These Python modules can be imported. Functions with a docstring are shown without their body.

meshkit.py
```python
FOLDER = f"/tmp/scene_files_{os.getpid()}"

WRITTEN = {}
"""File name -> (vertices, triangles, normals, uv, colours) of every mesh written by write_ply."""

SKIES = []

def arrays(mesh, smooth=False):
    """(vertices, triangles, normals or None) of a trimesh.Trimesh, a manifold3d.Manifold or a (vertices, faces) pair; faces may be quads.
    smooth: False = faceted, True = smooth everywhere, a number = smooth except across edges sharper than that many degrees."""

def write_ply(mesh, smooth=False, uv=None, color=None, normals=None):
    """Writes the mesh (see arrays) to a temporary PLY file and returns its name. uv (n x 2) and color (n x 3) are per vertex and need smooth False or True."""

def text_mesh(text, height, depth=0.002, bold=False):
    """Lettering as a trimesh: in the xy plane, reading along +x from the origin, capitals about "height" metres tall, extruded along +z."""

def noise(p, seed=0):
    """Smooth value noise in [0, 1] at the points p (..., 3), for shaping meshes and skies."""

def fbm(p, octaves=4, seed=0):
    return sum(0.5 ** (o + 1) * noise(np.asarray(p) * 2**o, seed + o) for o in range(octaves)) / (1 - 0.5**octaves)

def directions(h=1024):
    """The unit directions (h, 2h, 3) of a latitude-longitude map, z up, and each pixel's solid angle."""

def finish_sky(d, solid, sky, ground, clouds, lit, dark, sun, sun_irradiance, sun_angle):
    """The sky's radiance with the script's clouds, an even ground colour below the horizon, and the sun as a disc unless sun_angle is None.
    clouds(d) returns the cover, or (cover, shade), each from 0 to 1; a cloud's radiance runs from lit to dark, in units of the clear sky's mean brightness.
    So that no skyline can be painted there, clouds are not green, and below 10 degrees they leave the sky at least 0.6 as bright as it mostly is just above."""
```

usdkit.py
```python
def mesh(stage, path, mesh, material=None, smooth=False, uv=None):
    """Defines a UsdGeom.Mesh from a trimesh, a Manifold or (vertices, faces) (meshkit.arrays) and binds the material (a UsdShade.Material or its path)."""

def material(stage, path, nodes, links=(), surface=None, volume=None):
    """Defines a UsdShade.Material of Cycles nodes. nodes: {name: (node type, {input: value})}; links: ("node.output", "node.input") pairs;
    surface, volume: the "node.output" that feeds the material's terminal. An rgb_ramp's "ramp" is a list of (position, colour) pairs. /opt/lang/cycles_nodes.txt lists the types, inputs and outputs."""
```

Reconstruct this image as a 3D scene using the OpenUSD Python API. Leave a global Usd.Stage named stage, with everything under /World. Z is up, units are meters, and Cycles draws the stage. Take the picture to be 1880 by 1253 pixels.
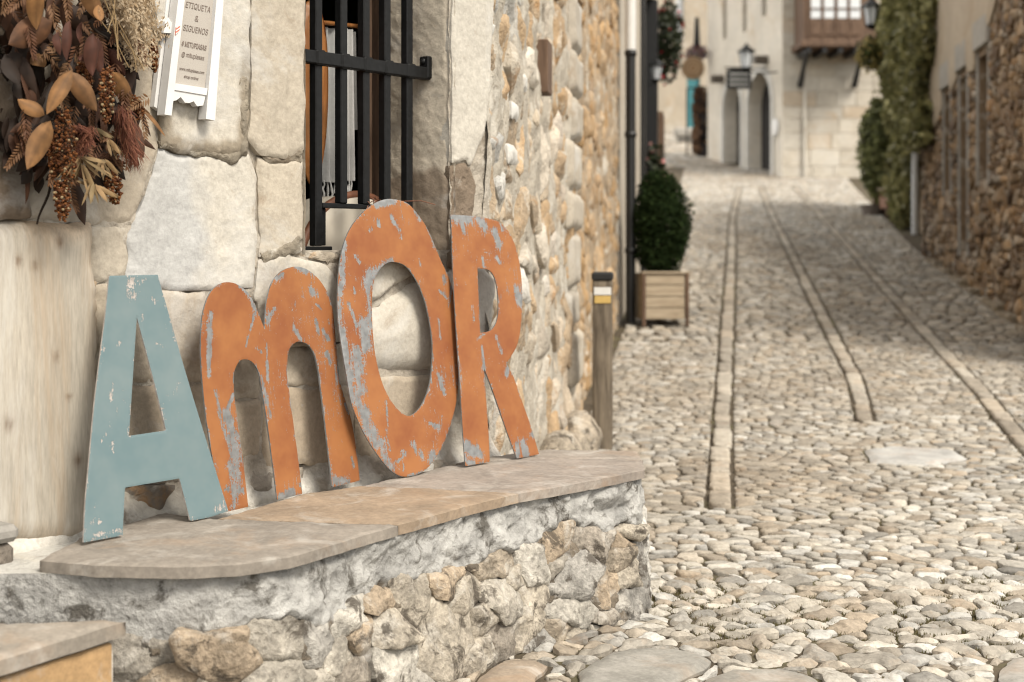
import math, random
import numpy as np, trimesh, shapely, usdkit, meshkit
from shapely.geometry import Polygon, Point, box as sbox, LineString
from shapely.ops import unary_union
from scipy.spatial import Voronoi, Delaunay
from pxr import Usd, UsdGeom, UsdLux, UsdShade, Gf, Sdf, Vt

stage = Usd.Stage.CreateInMemory()
UsdGeom.SetStageUpAxis(stage, 'Z')
UsdGeom.Xform.Define(stage, '/World')
UsdGeom.Scope.Define(stage, '/World/Looks')

# ---------------------------------------------------------------- camera, sky, sun, exposure
EXPOSURE = 1.76
cam = UsdGeom.Camera.Define(stage, '/World/camera')
cam.AddTranslateOp().Set(Gf.Vec3d(0, 0, 0.89)); cam.AddRotateXOp().Set(90.0)
cam.CreateHorizontalApertureAttr(36.0); cam.CreateVerticalApertureAttr(36.0 * 682 / 1024)
cam.CreateFocalLengthAttr(36.0 * 2583 / 1880)
cam.CreateVerticalApertureOffsetAttr(-36.0 * 171.5 / 1880)
cam.CreateFStopAttr(3.6); cam.CreateFocusDistanceAttr(3.15)
cam.CreateExposureAttr(EXPOSURE)
cam.CreateClippingRangeAttr(Gf.Vec2f(0.05, 2000))

SUN = np.array([0.44, -0.485, 0.756]); SUN /= np.linalg.norm(SUN)
SUN_EL, SUN_ROT = math.asin(SUN[2]), math.atan2(SUN[0], SUN[1])
sky_mat = usdkit.material(stage, '/World/Looks/sky', {
    'tc': ('texture_coordinate', {}),
    'sky': ('sky_texture', {'sky_type': 'single_scattering', 'sun_disc': False, 'sun_elevation': SUN_EL, 'sun_rotation': SUN_ROT}),
    'n': ('noise_texture', {'scale': 2.2, 'detail': 5.0, 'roughness': 0.55}),
    'r': ('rgb_ramp', {'ramp': [(0.25, (0.72,) * 3), (0.6, (0.93,) * 3)]}),
    'c': ('rgb_ramp', {'ramp': [(0.3, (5.5, 5.2, 4.75)), (0.7, (7.8, 7.45, 6.9))]}),
    'mx': ('mix_color', {'use_clamp': False}),
    'bg': ('background_shader', {'strength': 0.085})},
    [('tc.generated', 'n.vector'), ('n.fac', 'r.fac'), ('n.fac', 'c.fac'), ('r.color', 'mx.fac'), ('sky.color', 'mx.a'), ('c.color', 'mx.b'), ('mx.result', 'bg.color')], surface='bg.background')
dome_light = UsdLux.DomeLight.Define(stage, '/World/sky')
UsdShade.MaterialBindingAPI.Apply(dome_light.GetPrim()).Bind(sky_mat)
dome_light.GetPrim().SetCustomDataByKey('kind', 'structure')
sun = UsdLux.DistantLight.Define(stage, '/World/sun')
sun.CreateIntensityAttr(0.4); sun.CreateAngleAttr(20.0); sun.CreateNormalizeAttr(True); sun.CreateColorAttr(Gf.Vec3f(1.0, 0.93, 0.82))
sun.AddTransformOp().Set(Gf.Matrix4d().SetRotate(Gf.Rotation(Gf.Vec3d(0, 0, 1), Gf.Vec3d(*SUN))))

# ---------------------------------------------------------------- measured outlines (metres, in the frame of each surface)
LETTER, WEAR, WALL_STONE, SLAB, FLAG, SIGN = {}, {}, {}, {}, {}, {}
SMEAR = [[(-0.428, 1.269), (-0.4, 1.284), (-0.395, 1.139), (-0.403, 1.095), (-0.428, 1.096)], [(-0.647, 1.116), (-0.57, 1.105), (-0.481, 1.098), (-0.425, 1.11), (-0.4, 1.095), (-0.45, 1.075), (-0.481, 1.085), (-0.526, 1.091), (-0.584, 1.092), (-0.644, 1.094)], [(-0.378, 1.108), (-0.289, 1.103), (-0.233, 1.126), (-0.235, 1.086), (-0.264, 1.082), (-0.358, 1.085)], [(-0.365, 0.881), (-0.279, 0.901), (-0.242, 0.921), (-0.24, 0.881), (-0.289, 0.876), (-0.358, 0.854)]]
LETTER['A'] = dict(base=(-0.7889, 2.5924, 0.34), ang=33.77, lean=9,
 outer=[(0.1255, 0.4989), (0.2489, 0.4989), (0.2683, 0.4116), (0.289, 0.3214), (0.3119, 0.2248), (0.3396, 0.1181), (0.3698, 0.0044), (0.3141, -0.0002), (0.264, 0.0013), (0.2477, 0.0883), (0.1094, 0.0896), (0.0922, 0.0013), (0.0005, 0.0039), (0.0134, 0.075), (0.0284, 0.1335), (0.0561, 0.2492), (0.0846, 0.3489), (0.108, 0.4268)],
 holes=[[(0.1836, 0.4151), (0.1318, 0.1861), (0.226, 0.1864), (0.2067, 0.2998)]])
LETTER['m'] = dict(base=(-0.5558, 2.9721, 0.34), ang=30.94, lean=6,
 outer=[(-0.0038, 0.4773), (0.0261, 0.4707), (0.055, 0.4511), (0.0728, 0.4233), (0.0839, 0.3979), (0.0952, 0.3735), (0.1038, 0.415), (0.1146, 0.4446), (0.1329, 0.4755), (0.1611, 0.4956), (0.1903, 0.505), (0.221, 0.5083), (0.2532, 0.5029), (0.2864, 0.4861), (0.3131, 0.4615), (0.3316, 0.433), (0.3405, 0.3932), (0.3402, 0.3295), (0.3406, 0.2405), (0.3538, 0.2012), (0.3736, 0.1483), (0.3837, 0.0846), (0.387, 0.0013), (0.3508, -0.0037), (0.2839, -0.0027), (0.28, 0.0735), (0.2748, 0.1698), (0.269, 0.2463), (0.268, 0.2688), (0.2592, 0.3068), (0.2425, 0.329), (0.2093, 0.3396), (0.1878, 0.3347), (0.1714, 0.3235), (0.1631, 0.3022), (0.157, 0.2675), (0.1584, 0.2493), (0.161, 0.2104), (0.167, 0.1397), (0.1733, 0.0702), (0.1776, 0.0008), (0.0928, -0.0005), (0.0883, 0.066), (0.0806, 0.1636), (0.0694, 0.2625), (0.0673, 0.2745), (0.0604, 0.2904), (0.0481, 0.3042), (0.0264, 0.3115), (0.009, 0.3092), (-0.0043, 0.2974), (-0.0127, 0.2831), (-0.0162, 0.2672), (-0.017, 0.2167), (-0.0114, 0.1633), (-0.0049, 0.089), (-0.0003, -0.0022), (-0.0738, -0.0029), (-0.0904, 0.0802), (-0.0991, 0.1317), (-0.1069, 0.2052), (-0.1085, 0.277), (-0.1083, 0.3073), (-0.1045, 0.3565), (-0.0967, 0.3978), (-0.0873, 0.4246), (-0.0715, 0.4502), (-0.0499, 0.4679), (-0.0257, 0.4766)],
 holes=[])
LETTER['O'] = dict(base=(-0.2568, 3.3506, 0.34), ang=37.00, lean=9,
 outer=[(0.0715, 0.6766), (0.1253, 0.6712), (0.1548, 0.6511), (0.1936, 0.6099), (0.2166, 0.5611), (0.2362, 0.5161), (0.2561, 0.4835), (0.27, 0.4409), (0.2711, 0.3663), (0.2652, 0.2895), (0.2498, 0.2209), (0.23, 0.1631), (0.1954, 0.1061), (0.1489, 0.0503), (0.108, 0.0204), (0.079, 0.0068), (0.0393, -0.0012), (0.0002, 0.0013), (-0.0236, 0.0095), (-0.0527, 0.0299), (-0.0874, 0.0698), (-0.1186, 0.1164), (-0.1388, 0.1601), (-0.1498, 0.1926), (-0.1534, 0.2371), (-0.1571, 0.2917), (-0.1603, 0.3387), (-0.1619, 0.3845), (-0.1543, 0.4428), (-0.1377, 0.5117), (-0.1171, 0.5595), (-0.0908, 0.5961), (-0.0623, 0.6214), (-0.0257, 0.6472), (0.0142, 0.6656), (0.0472, 0.6746)],
 holes=[[(0.0562, 0.5204), (0.0949, 0.5119), (0.1178, 0.4912), (0.1407, 0.4579), (0.1571, 0.4108), (0.1648, 0.3502), (0.1628, 0.3051), (0.1527, 0.2621), (0.1386, 0.2197), (0.1155, 0.1839), (0.0883, 0.1582), (0.0594, 0.1437), (0.039, 0.1417), (0.0153, 0.1531), (-0.0097, 0.1776), (-0.0295, 0.2079), (-0.0437, 0.248), (-0.0502, 0.2991), (-0.0497, 0.3354), (-0.0471, 0.3731), (-0.0402, 0.4252), (-0.0302, 0.4617), (-0.0166, 0.4852), (0.0086, 0.5075), (0.032, 0.5179)]])
LETTER['R'] = dict(base=(-0.1154, 3.5078, 0.34), ang=41.59, lean=9,
 outer=[(0.0488, 0.6404), (0.1219, 0.6387), (0.1922, 0.6326), (0.2296, 0.6258), (0.259, 0.607), (0.2818, 0.5746), (0.2927, 0.5361), (0.2975, 0.4887), (0.29, 0.4092), (0.2722, 0.3468), (0.26, 0.3153), (0.2443, 0.2885), (0.2162, 0.2641), (0.1959, 0.2467), (0.2178, 0.2124), (0.2316, 0.1683), (0.2474, 0.1226), (0.2651, 0.075), (0.2826, 0.0014), (0.1949, -0.0016), (0.1717, 0.06), (0.151, 0.1225), (0.1277, 0.1933), (0.1089, 0.2409), (0.1027, 0.156), (0.0979, 0.0674), (0.091, 0.0032), (0.0004, 0.0027), (0.0052, 0.0917), (0.0145, 0.2085), (0.0191, 0.2854), (0.03, 0.4377), (0.0379, 0.5231), (0.0503, 0.6248)],
 holes=[[(0.1277, 0.4995), (0.1526, 0.4993), (0.1748, 0.4932), (0.1892, 0.4786), (0.196, 0.4437), (0.1921, 0.3962), (0.1821, 0.3635), (0.1612, 0.34), (0.1369, 0.3326), (0.1099, 0.3324)]])
WEAR['m'] = [(-0.0711, 0.4103, -0.0898, 0.2868, 0.0079), (0.0498, 0.4513, 0.0719, 0.4162, 0.0083), (0.0261, 0.4707, 0.0499, 0.4525, 0.007), (-0.0212, 0.2389, -0.0531, 0.1929, 0.0057), (-0.0469, 0.2036, -0.0274, 0.1559, 0.0101), (-0.0344, 0.1681, -0.029, 0.099, 0.0123), (-0.0352, 0.0885, -0.0403, 0.0154, 0.0146), (-0.0648, 0.0474, -0.0163, 0.0345, 0.0078), (-0.0743, 0.2516, -0.0632, 0.2053, 0.0045), (-0.068, 0.2058, -0.0372, 0.1001, 0.0039), (0.1309, 0.414, 0.1078, 0.3885, 0.0072), (0.1484, 0.4825, 0.1716, 0.4906, 0.0073), (0.2209, 0.5071, 0.2528, 0.5005, 0.0087), (0.2661, 0.4514, 0.2843, 0.4395, 0.0088), (0.2779, 0.4209, 0.296, 0.4076, 0.0038), (0.273, 0.3834, 0.2777, 0.3582, 0.0062), (0.2974, 0.3572, 0.3109, 0.3375, 0.0063), (0.1939, 0.3686, 0.2116, 0.3431, 0.0061), (0.0674, 0.4081, 0.0293, 0.3359, 0.003), (0.0981, 0.3376, 0.0923, 0.2607, 0.0035), (0.1409, 0.0052, 0.1023, 0.0039, 0.0094), (0.179, 0.0115, 0.1731, 0.0244, 0.0047), (0.294, 0.0132, 0.3434, 0.0024, 0.011), (0.3685, 0.0343, 0.3617, 0.0606, 0.005), (0.3651, 0.1619, 0.3533, 0.1822, 0.005), (0.3419, 0.4186, 0.347, 0.3801, 0.0064), (0.321, 0.4448, 0.3338, 0.4189, 0.0051), (-0.0143, 0.2694, -0.0096, 0.2229, 0.0034), (0.0726, 0.2741, 0.0912, 0.1778, 0.0035), (0.3027, 0.3065, 0.3114, 0.2807, 0.005), (0.0621, 0.3339, 0.0782, 0.321, 0.0047)]
WEAR['O'] = [(-0.1128, 0.5633, -0.1426, 0.4476, 0.009), (-0.154, 0.4224, -0.1555, 0.3461, 0.0089), (-0.1524, 0.3205, -0.1437, 0.2186, 0.015), (-0.1129, 0.3054, -0.1093, 0.2158, 0.0189), (-0.0782, 0.368, -0.0794, 0.3163, 0.0154), (-0.1365, 0.218, -0.0967, 0.1255, 0.02), (-0.1037, 0.1389, -0.0601, 0.064, 0.02), (-0.0683, 0.0714, -0.0348, 0.0225, 0.015), (-0.0359, 0.4843, -0.0536, 0.4583, 0.0145), (-0.0145, 0.4971, 0.0478, 0.5178, 0.0106), (-0.0502, 0.4452, -0.0558, 0.367, 0.0079), (-0.0705, 0.3806, -0.0302, 0.4052, 0.0077), (-0.08, 0.5372, -0.0683, 0.5175, 0.0065), (0.0636, 0.6315, 0.0902, 0.5882, 0.0068), (0.0919, 0.5978, 0.0923, 0.5773, 0.0069), (-0.0104, 0.6008, -0.0188, 0.5967, 0.0066), (0.0162, 0.6199, 0.0178, 0.6065, 0.0067), (0.0743, 0.6698, 0.0128, 0.6575, 0.0082), (0.1562, 0.647, 0.1692, 0.6263, 0.007), (0.1971, 0.6058, 0.2136, 0.5569, 0.0084), (0.238, 0.4796, 0.2418, 0.4655, 0.0084), (0.2609, 0.451, 0.243, 0.4024, 0.0042), (0.2121, 0.4452, 0.2383, 0.4235, 0.0042), (0.198, 0.3693, 0.1933, 0.3213, 0.0055), (0.1706, 0.2336, 0.1826, 0.185, 0.0067), (0.1176, 0.1167, 0.1485, 0.1041, 0.0066), (0.0397, 0.0785, 0.0732, 0.0418, 0.009), (0.0072, 0.0626, -0.0035, 0.0574, 0.0064), (0.0157, 0.0551, -0.0164, 0.0395, 0.0064), (0.1144, 0.0436, 0.1007, 0.0253, 0.0092), (0.076, 0.0019, 0.016, 0.0018, 0.0051), (-0.041, 0.1197, -0.0384, 0.0679, 0.0063), (0.0027, 0.0372, 0.002, 0.0114, 0.0038), (-0.0318, 0.1835, -0.0372, 0.1193, 0.0051), (-0.0966, 0.4594, -0.095, 0.4464, 0.0052), (-0.1213, 0.4213, -0.1023, 0.3691, 0.0064), (0.0381, 0.3494, 0.0365, 0.3628, 0.0026), (0.1515, 0.5292, 0.1519, 0.5086, 0.0041)]
WEAR['R'] = [(0.0539, 0.6348, 0.1147, 0.6329, 0.01), (0.0882, 0.621, 0.0916, 0.5925, 0.0071), (0.1557, 0.6292, 0.1736, 0.6105, 0.0101), (0.2038, 0.6006, 0.219, 0.5642, 0.0102), (0.2732, 0.439, 0.2821, 0.4021, 0.0102), (0.0906, 0.4009, 0.0908, 0.3656, 0.0056), (0.2356, 0.623, 0.2405, 0.601, 0.0059), (0.0122, 0.0502, 0.0545, 0.0279, 0.0134), (0.008, 0.0126, 0.0305, 0.0046, 0.0053), (0.0579, 0.0481, 0.0514, 0.0214, 0.004), (0.2235, 0.0377, 0.233, -0.0059, 0.0111), (0.2594, 0.0555, 0.2863, 0.0456, 0.0071), (0.2011, 0.033, 0.1962, 0.0053, 0.0083), (0.1682, 0.3197, 0.1798, 0.2763, 0.0085), (0.1097, 0.2943, 0.1084, 0.2382, 0.007), (0.0948, 0.3162, 0.1258, 0.3288, 0.0056), (0.2078, 0.2532, 0.191, 0.2185, 0.0071), (0.1512, 0.528, 0.1518, 0.5065, 0.0057), (0.2062, 0.5277, 0.2144, 0.5131, 0.0058), (-0.025, 0.0029, 0.0052, 0.0197, 0.0053)]
WEAR['A'] = [(0.1753, 0.4751, 0.1836, 0.4858, 0.0108), (0.1621, 0.4592, 0.184, 0.4586, 0.0096), (0.2076, 0.4875, 0.2164, 0.4907, 0.0044), (0.1364, 0.3691, 0.1303, 0.3641, 0.0053), (0.1006, 0.2711, 0.0966, 0.261, 0.0072), (0.1052, 0.276, 0.1054, 0.297, 0.0031), (0.2578, 0.2574, 0.2724, 0.2783, 0.0054), (0.2645, 0.2536, 0.2591, 0.2463, 0.0044), (0.2267, 0.3617, 0.2428, 0.3542, 0.0043), (0.2707, 0.367, 0.276, 0.3634, 0.0044), (0.0947, 0.3556, 0.1006, 0.3605, 0.0042), (0.0883, 0.1785, 0.0889, 0.1629, 0.0041), (0.025, 0.0389, 0.0265, 0.0306, 0.0059), (0.0372, 0.0349, 0.0461, 0.0355, 0.003), (0.028, 0.0132, 0.0858, 0.0126, 0.0059), (0.3325, 0.0113, 0.3574, 0.0241, 0.0086), (0.3446, 0.0205, 0.3628, 0.0088, 0.0076), (0.0775, 0.1953, 0.0627, 0.1815, 0.0031), (0.0876, 0.163, 0.0942, 0.1539, 0.0031), (0.1967, 0.4091, 0.1982, 0.42, 0.0032), (0.228, 0.4518, 0.2336, 0.4406, 0.0033)]
WALL_STONE['panel'] = [(-1.074, 0.929), (-0.827, 0.935), (-0.815, 0.906), (-0.806, 0.776), (-0.8, 0.623), (-0.807, 0.46), (-0.827, 0.344), (-0.865, 0.323), (-1.074, 0.357)]
WALL_STONE['jamb_dark'] = [(-1.074, 1.408), (-0.963, 1.426), (-0.968, 1.238), (-0.961, 1.103), (-0.958, 0.952), (-1.074, 0.945)]
WALL_STONE['behind_bouquet'] = [(-0.954, 1.427), (-0.662, 1.473), (-0.658, 1.236), (-0.655, 1.107), (-0.683, 1.01), (-0.719, 0.956), (-0.827, 0.947), (-0.949, 0.95), (-0.956, 1.104)]
WALL_STONE['behind_sign'] = [(-0.641, 1.476), (-0.41, 1.513), (-0.403, 1.296), (-0.419, 1.149), (-0.431, 1.112), (-0.481, 1.094), (-0.57, 1.102), (-0.636, 1.115), (-0.65, 1.236)]
WALL_STONE['column'] = [(-0.387, 1.516), (-0.211, 1.544), (-0.221, 1.276), (-0.237, 1.133), (-0.289, 1.105), (-0.363, 1.109), (-0.395, 1.145), (-0.387, 1.297)]
WALL_STONE['big'] = [(-0.636, 1.083), (-0.403, 1.083), (-0.384, 1.042), (-0.379, 0.908), (-0.391, 0.813), (-0.627, 0.811), (-0.707, 0.829), (-0.704, 0.907), (-0.669, 1.004)]
WALL_STONE['s6'] = [(-0.358, 1.082), (-0.25, 1.082), (-0.24, 1.048), (-0.245, 0.924), (-0.279, 0.901), (-0.355, 0.881), (-0.365, 0.982)]
WALL_STONE['s7'] = [(-0.804, 0.922), (-0.731, 0.916), (-0.723, 0.873), (-0.729, 0.838), (-0.799, 0.832)]
WALL_STONE['s8'] = [(-0.792, 0.806), (-0.641, 0.796), (-0.526, 0.784), (-0.508, 0.719), (-0.514, 0.611), (-0.696, 0.613), (-0.792, 0.633)]
WALL_STONE['s9'] = [(-0.792, 0.607), (-0.506, 0.589), (-0.496, 0.482), (-0.502, 0.388), (-0.792, 0.415)]
WALL_STONE['white'] = [(-0.358, 0.857), (-0.256, 0.879), (-0.172, 0.862), (-0.122, 0.806), (-0.1, 0.701), (-0.104, 0.673), (-0.355, 0.666), (-0.365, 0.762)]
WALL_STONE['s11'] = [(-0.487, 0.763), (-0.378, 0.762), (-0.365, 0.664), (-0.368, 0.561), (-0.487, 0.562)]
WALL_STONE['s12'] = [(-0.484, 0.547), (-0.368, 0.544), (-0.365, 0.428), (-0.484, 0.426)]
WALL_STONE['s13'] = [(-0.349, 0.651), (-0.107, 0.655), (-0.096, 0.573), (-0.349, 0.584)]
WALL_STONE['s14'] = [(-0.349, 0.567), (-0.082, 0.554), (-0.067, 0.38), (-0.349, 0.399)]
WALL_STONE['s15'] = [(-0.089, 0.86), (0.017, 0.875), (0.112, 0.869), (0.148, 0.828), (0.08, 0.796), (0.017, 0.765), (-0.085, 0.753)]
WALL_STONE['boulder'] = [(-0.078, 0.737), (0.021, 0.753), (0.088, 0.785), (0.165, 0.814), (0.24, 0.77), (0.266, 0.657), (0.24, 0.58), (0.126, 0.579), (0.017, 0.586), (-0.063, 0.597)]
WALL_STONE['s17'] = [(-0.052, 0.57), (0.236, 0.554), (0.262, 0.459), (0.249, 0.347), (-0.037, 0.373)]
WALL_STONE['s18'] = [(0.288, 0.819), (0.418, 0.824), (0.472, 0.794), (0.46, 0.706), (0.45, 0.64), (0.292, 0.627)]
WALL_STONE['s19'] = [(0.292, 0.604), (0.446, 0.6), (0.465, 0.47), (0.455, 0.338), (0.292, 0.339)]
WALL_STONE['sill'] = [(-0.238, 0.871), (-0.096, 0.878), (-0.093, 0.857), (-0.118, 0.821), (-0.154, 0.858)]
WALL_STONE['jamb_right'] = [(0.301, 1.624), (0.46, 1.649), (0.446, 1.338), (0.418, 1.204), (0.368, 1.123), (0.301, 1.111)]
WALL_STONE['patch'] = [(0.301, 1.1), (0.354, 1.111), (0.386, 1.057), (0.372, 0.97), (0.339, 0.868), (0.301, 0.852)]
WALL_STONE['base1'] = [(-0.792, 0.404), (-0.584, 0.382), (-0.505, 0.377), (-0.505, 0.294), (-0.792, 0.311)]
WALL_STONE['base2'] = [(-0.484, 0.41), (-0.365, 0.413), (-0.352, 0.384), (-0.221, 0.375), (-0.221, 0.308), (-0.484, 0.303)]
WALL_STONE['base3'] = [(-0.204, 0.372), (-0.059, 0.368), (0.076, 0.354), (0.076, 0.293), (-0.204, 0.305)]
WALL_STONE['base4'] = [(0.096, 0.349), (0.253, 0.338), (0.465, 0.325), (0.465, 0.292), (0.096, 0.297)]
SLAB['slab1'] = [(-0.835, 2.479), (-0.718, 2.441), (-0.574, 2.428), (-0.483, 2.445), (-0.398, 2.506), (-0.308, 2.655), (-0.222, 2.797), (-0.603, 2.858), (-0.726, 2.929), (-0.82, 2.68)]
SLAB['slab2'] = [(-0.222, 2.797), (-0.104, 2.991), (0.018, 3.157), (-0.174, 3.214), (-0.352, 3.251), (-0.464, 3.157), (-0.603, 2.858)]
SLAB['slab3'] = [(0.018, 3.157), (0.207, 3.343), (0.331, 3.491), (0.341, 3.643), (0.298, 3.671), (0.028, 3.671), (-0.165, 3.552), (-0.352, 3.251), (-0.174, 3.214)]
SLAB['slab4'] = [(0.341, 3.643), (0.339, 3.809), (0.089, 3.84), (-0.057, 3.709), (-0.153, 3.597), (0.028, 3.671), (0.298, 3.671)]
FLAG['f1'] = [(0.134, 2.881), (0.139, 2.947), (0.215, 3.086), (0.314, 3.119), (0.415, 3.065), (0.435, 2.997), (0.335, 2.881), (0.277, 2.753), (0.128, 2.753)]
FLAG['f2'] = [(0.392, 2.892), (0.456, 2.943), (0.527, 2.959), (0.631, 2.91), (0.608, 2.753), (0.352, 2.753)]
FLAG['f3'] = [(-0.076, 2.881), (-0.041, 2.997), (0.023, 3.025), (0.079, 2.997), (0.051, 2.91), (0.021, 2.753), (-0.085, 2.753)]
FLAG['f4'] = [(1.04, 2.986), (1.068, 3.033), (1.183, 3.086), (1.068, 2.787), (0.96, 2.787)]
FLAG['f5'] = [(1.486, 5.925), (1.627, 6.002), (1.858, 5.925), (1.86, 5.733), (1.646, 5.593), (1.443, 5.648)]
BQ_LEAF = [((-1.029, 1.367), (-1.015, 1.287), 0.034, 0.15, 0), ((-0.976, 1.308), (-1.067, 1.255), 0.052, 0.12, 1), ((-1.005, 1.372), (-1.036, 1.314), 0.026, 0.1, 1), ((-0.985, 1.227), (-0.969, 1.255), 0.03, 0.09, 0), ((-0.968, 1.216), (-1.02, 1.131), 0.03, 0.17, 0), ((-0.96, 1.215), (-0.913, 1.144), 0.036, 0.15, 2), ((-1.004, 1.132), (-1.047, 1.158), 0.03, 0.14, 0), ((-0.999, 1.121), (-1.048, 1.03), 0.04, 0.15, 0), ((-0.996, 1.121), (-1.034, 1.026), 0.03, 0.11, 3), ((-0.844, 1.228), (-0.784, 1.172), 0.034, 0.12, 0), ((-0.821, 1.213), (-0.785, 1.163), 0.022, 0.1, 2), ((-0.746, 1.172), (-0.699, 1.114), 0.0165, 0.08, 0), ((-0.749, 1.178), (-0.698, 1.116), 0.018, 0.07, 3), ((-0.932, 1.382), (-0.889, 1.316), 0.033, 0.15, 2), ((-0.903, 1.344), (-0.913, 1.31), 0.02, 0.16, 0), ((-0.99, 1.199), (-0.967, 1.144), 0.02, 0.08, 3), ((-1.022, 1.328), (-0.977, 1.293), 0.04, 0.06, 3), ((-0.913, 1.352), (-0.876, 1.305), 0.04, 0.07, 3), ((-0.93, 1.268), (-0.894, 1.209), 0.04, 0.06, 3), ((-0.869, 1.306), (-0.819, 1.238), 0.044, 0.06, 3), ((-0.881, 1.179), (-0.844, 1.097), 0.0484, 0.06, 3), ((-0.958, 1.235), (-0.97, 1.152), 0.044, 0.05, 3), ((-0.819, 1.334), (-0.787, 1.252), 0.0396, 0.06, 3), ((-0.97, 1.131), (-0.911, 1.062), 0.04, 0.05, 3), ((-0.794, 1.165), (-0.755, 1.102), 0.033, 0.06, 3)]
BQ_RED = [((-0.981, 1.286), (-0.977, 1.243), 0.02, 0.15), ((-0.949, 1.312), (-0.956, 1.236), 0.0242, 0.14), ((-0.913, 1.29), (-0.915, 1.21), 0.03, 0.16), ((-0.889, 1.286), (-0.879, 1.215), 0.026, 0.14), ((-0.919, 1.252), (-0.931, 1.239), 0.014, 0.14), ((-0.904, 1.318), (-0.902, 1.267), 0.02, 0.11), ((-0.836, 1.275), (-0.798, 1.226), 0.026, 0.1)]
BQ_SEED = [((-0.885, 1.225), (-0.884, 1.129), 0.034, 0.16), ((-0.966, 1.141), (-0.955, 1.016), 0.05, 0.14), ((-0.963, 1.011), (-0.959, 0.944), 0.034, 0.13), ((-0.837, 1.032), (-0.828, 0.978), 0.036, 0.11), ((-0.972, 1.097), (-0.97, 1.021), 0.024, 0.12), ((-0.778, 1.185), (-0.761, 1.149), 0.0286, 0.1), ((-0.709, 1.308), (-0.704, 1.25), 0.0198, 0.07), ((-0.911, 1.234), (-0.899, 1.184), 0.03, 0.12)]
BQ_PLUME = [((-0.837, 1.156), (-0.817, 1.053), 0.036, 0.14), ((-0.81, 1.155), (-0.787, 1.044), 0.0286, 0.12), ((-0.92, 1.114), (-0.932, 1.062), 0.03, 0.15), ((-0.937, 1.118), (-0.913, 1.079), 0.024, 0.14)]
BQ_NEEDLE = [((-0.925, 1.063), (-0.966, 1.021), 0.14), ((-0.918, 1.062), (-0.956, 1.011), 0.13), ((-0.923, 1.06), (-0.877, 1.05), 0.14), ((-0.923, 1.058), (-0.871, 1.025), 0.14), ((-0.87, 1.059), (-0.88, 1.024), 0.13), ((-0.867, 1.059), (-0.843, 1.029), 0.13), ((-0.923, 1.048), (-0.895, 0.979), 0.14), ((-0.906, 1.013), (-0.92, 0.971), 0.15), ((-0.902, 1.01), (-0.882, 0.975), 0.15), ((-0.894, 1.008), (-0.852, 0.984), 0.14), ((-0.911, 1.059), (-0.933, 1.018), 0.12), ((-0.888, 1.117), (-0.857, 1.098), 0.13), ((-0.857, 1.098), (-0.839, 1.068), 0.13), ((-0.894, 1.008), (-0.918, 1.018), 0.13), ((-0.863, 1.052), (-0.85, 1.021), 0.12), ((-0.84, 1.095), (-0.819, 1.062), 0.12)]
BQ_PAMPAS = [((-0.856, 1.407), (-0.78, 1.237), 0.044, 0.12), ((-0.803, 1.418), (-0.738, 1.287), 0.05, 0.09), ((-0.748, 1.43), (-0.695, 1.316), 0.044, 0.06), ((-0.865, 1.393), (-0.815, 1.295), 0.044, 0.14), ((-0.785, 1.377), (-0.756, 1.252), 0.0286, 0.1)]
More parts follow.
